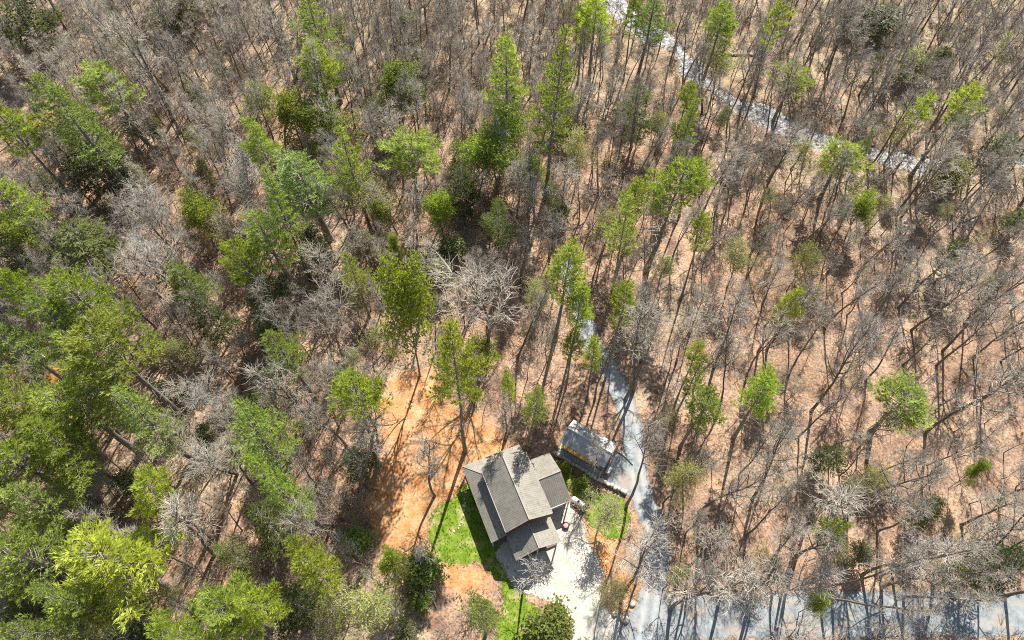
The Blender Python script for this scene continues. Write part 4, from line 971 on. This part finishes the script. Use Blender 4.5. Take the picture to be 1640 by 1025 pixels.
for i in range(6):
    rg = np.random.default_rng(800 + i); P0, P1, r0, r1 = [], [], [], []
    for _ in range(rg.integers(5, 9)):
        az = rg.uniform(0, 6.28); an = rg.uniform(.1, .6); L = rg.uniform(1.5, 4.2)
        S_ = path(rg, (rg.normal(0, .3), rg.normal(0, .3), -.1), (math.cos(az) * math.sin(an), math.sin(az) * math.sin(an), math.cos(an)), L, 4, .12, .03)
        for a in range(4): P0.append(S_[a]); P1.append(S_[a + 1]); r0.append(.034 - .005 * a); r1.append(.029 - .005 * a)
        for _ in range(10):
            j = rg.integers(1, 4); Q = path(rg, S_[j], perp(rg, unit(S_[j + 1] - S_[j]), rg.uniform(.4, .9)), rg.uniform(.5, 1.6), 2, .15, .05)
            for a in range(2): P0.append(Q[a]); P1.append(Q[a + 1]); r0.append(.02); r1.append(.014)
    v, f = tubes(P0, P1, r0, r1, 3); bsh.append(mesh_np('clump', v, f, M['brush']))
cand = np.c_[rt.uniform(-150, 150, 14000), rt.uniform(4, 185, 14000)]
cd = np.minimum(sd_built(cand), np.minimum(sd_clay(cand) + .8, sd_creek(cand) - .5)); u0, v0 = pr(cand[:, 0], cand[:, 1], 1.0)
pn = .5 + .5 * np.sin(cand[:, 0] * .11 + 2 * np.sin(cand[:, 1] * .07)) * np.sin(cand[:, 1] * .13 + 1)
ok = (cd > .3) & (np.abs(u0 - 820) < 850) & (v0 > -30) & (v0 < 1040) & (rt.random(14000) < (.2 + .6 * pn) * np.where(u0 > 900, .42, 1.0) * np.where((v0 > 550) & (u0 > 560), .4, 1.0))
cb_ = cand[ok]; print('BRUSH', len(cb_)); sb = rt.uniform(.6, 1.5, (len(cb_), 1)).repeat(3, 1)
instancer('brush', bsh, np.c_[cb_, terrain(cb_)], rt.uniform(0, 6.28, len(cb_)), sb, rt.integers(0, 6, len(cb_)), 'bare grey-brown brush growing low on the forest floor')
# fallen sticks
n = 14000; c = np.c_[rt.uniform(-150, 150, n), rt.uniform(5, 185, n)]; cd = np.minimum(sd_built(c), sd_creek(c)); c = c[(cd > .4) & ((sd_clay(c) > 0) | (rt.random(n) < .25))]; n = len(c)
z = terrain(c); a = rt.uniform(0, 6.28, n); L = rt.uniform(.5, 2.6, n); rr = rt.uniform(.012, .045, n)
P0 = np.c_[c, z + .04]; P1 = np.c_[c[:, 0] + np.cos(a) * L, c[:, 1] + np.sin(a) * L, z + .04 + rt.uniform(0, .25, n) * L]
v, f = tubes(P0, P1, rr, rr * .5, 3); o = link('fallen_sticks', mesh_np('fallen_sticks', v, f, M['brush'])); tag(o, 'fallen sticks and branches lying on the leaf litter', 'sticks', kind='stuff')
# ferny ground plants and grass tufts
n = 2600; c = np.c_[rt.uniform(-150, 150, n), rt.uniform(5, 185, n)]; pn = np.sin(c[:, 0] * .09 + 1) * np.sin(c[:, 1] * .1 + c[:, 0] * .03); cd = np.minimum(sd_built(c), sd_creek(c)); c = c[(cd > .3) & (pn > .25)]
V, Fq, t = needles(np.c_[c, terrain(c) + .02].repeat(6, 0) + rt.normal(0, .35, (len(c) * 6, 3)) * [1, 1, 0], np.tile([0, 0, .8], (len(c) * 6, 1)), 4, .4, .06, .5, rt)
o = link('ground_plants', mesh_np('ground_plants', V, Fq, M['foliage'], dict(tint=t))); o.color = (.13, .17, .05, 1); tag(o, 'low green plants scattered on the forest floor', 'ground plants', kind='stuff')
c = np.c_[rt.uniform(-20, 30, 16000), rt.uniform(4, 45, 16000)]; s_ = sd_lawn(c); bad = np.minimum(sd_poly(c, HOUSE), sd_poly(c, SHED)); c = c[(s_ < .5) & (bad > .3)]
V, Fq, t = needles(np.c_[c, np.zeros(len(c)) - .02], np.tile([0, 0, .7], (len(c), 1)), 5, .2, .035, .6, rt)
o = link('lawn_grass', mesh_np('lawn_grass', V, Fq, M['foliage'], dict(tint=t))); o.color = (.16, .26, .02, 1); tag(o, 'short bright green grass blades on the lawn', 'grass', kind='stuff')
# stones in the creek and along its banks
c = np.c_[rt.uniform(5, 140, 6000), rt.uniform(95, 188, 6000)]; d = sd_creek(c); k = (np.abs(d) < 1.0) | ((d < 0) & (rt.random(6000) < .35)); c = c[k]
rk = [rock_mesh(rt, 1, .8, .6, 1) for _ in range(5)]; parts = []
for q in c[:420]:
    v, f = rk[int(rt.integers(5))]; s = rt.uniform(.12, .5) * (1.7 if rt.random() < .06 else 1); parts.append((xf(v * s, q[0], q[1], max(tz(*q), -.72) + .05, rt.uniform(0, 6.28), 1, 1), f))
o = merge(parts, 'creek_stones', M['creekstone']); tag(o, 'grey stones lying in and along the creek', 'stones')
# fallen logs and the dead leaning tree
for (a, b_, r, lab) in [((1158, 86), (1216, 91), .28, 'dark fallen log lying across the ground right of the creek'), ((1543, 362), (1560, 352), .22, 'lower pale cut log in the right-hand leaf litter'), ((1548, 352), (1566, 345), .2, 'upper pale cut log in the right-hand leaf litter'), ((1494, 432), (1508, 443), .25, 'short pale log among the bare trees on the right'),
                        ((690, 950), (700, 975), .16, 'thin fallen trunk left of the soft pine at the bottom')]:
    p, q = at(*a), at(*b_); m_ = MB(); n = 6; pts = [(p[0] + (q[0] - p[0]) * i / n, p[1] + (q[1] - p[1]) * i / n, tz(*(p + (q - p) * i / n)) + r + .04 * math.sin(i * 2.1)) for i in range(n + 1)]
    m_.tube(pts, [r * (1 - .35 * i / n) for i in range(n + 1)], 9); o = m_.build('fallen_log', M['trunk'] if 'dark' in lab else M['log_wood'], None, True); tag(o, lab, 'log', 'fallen logs on the forest floor')
b = at(160, 622); rg = np.random.default_rng(9); dt = empty('dead_tree', (b[0], b[1], tz(*b))); tag(dt, 'pale dead leaning tree over the ochre ground, left', 'dead tree')
sk = Sk(); T = path(rg, (0, 0, -.3), (-.75, .3, .6), 14, 8, .03, 0); sk.add(0, T, .26, .07)
for i in range(16):
    j = 2 + i % 6; sk.add(1, path(rg, T[j], perp(rg, unit(T[j + 1] - T[j]), 1.0), rg.uniform(1, 3), 4, .2, .1), .06, .02)
v, f = sk.out([0], 8); link('trunk', mesh_np('trunk', v, f, M['twig'], smooth=True), dt); v, f = sk.out([1], 4); link('branches', mesh_np('branches', v, f, M['pale_twig']), dt)
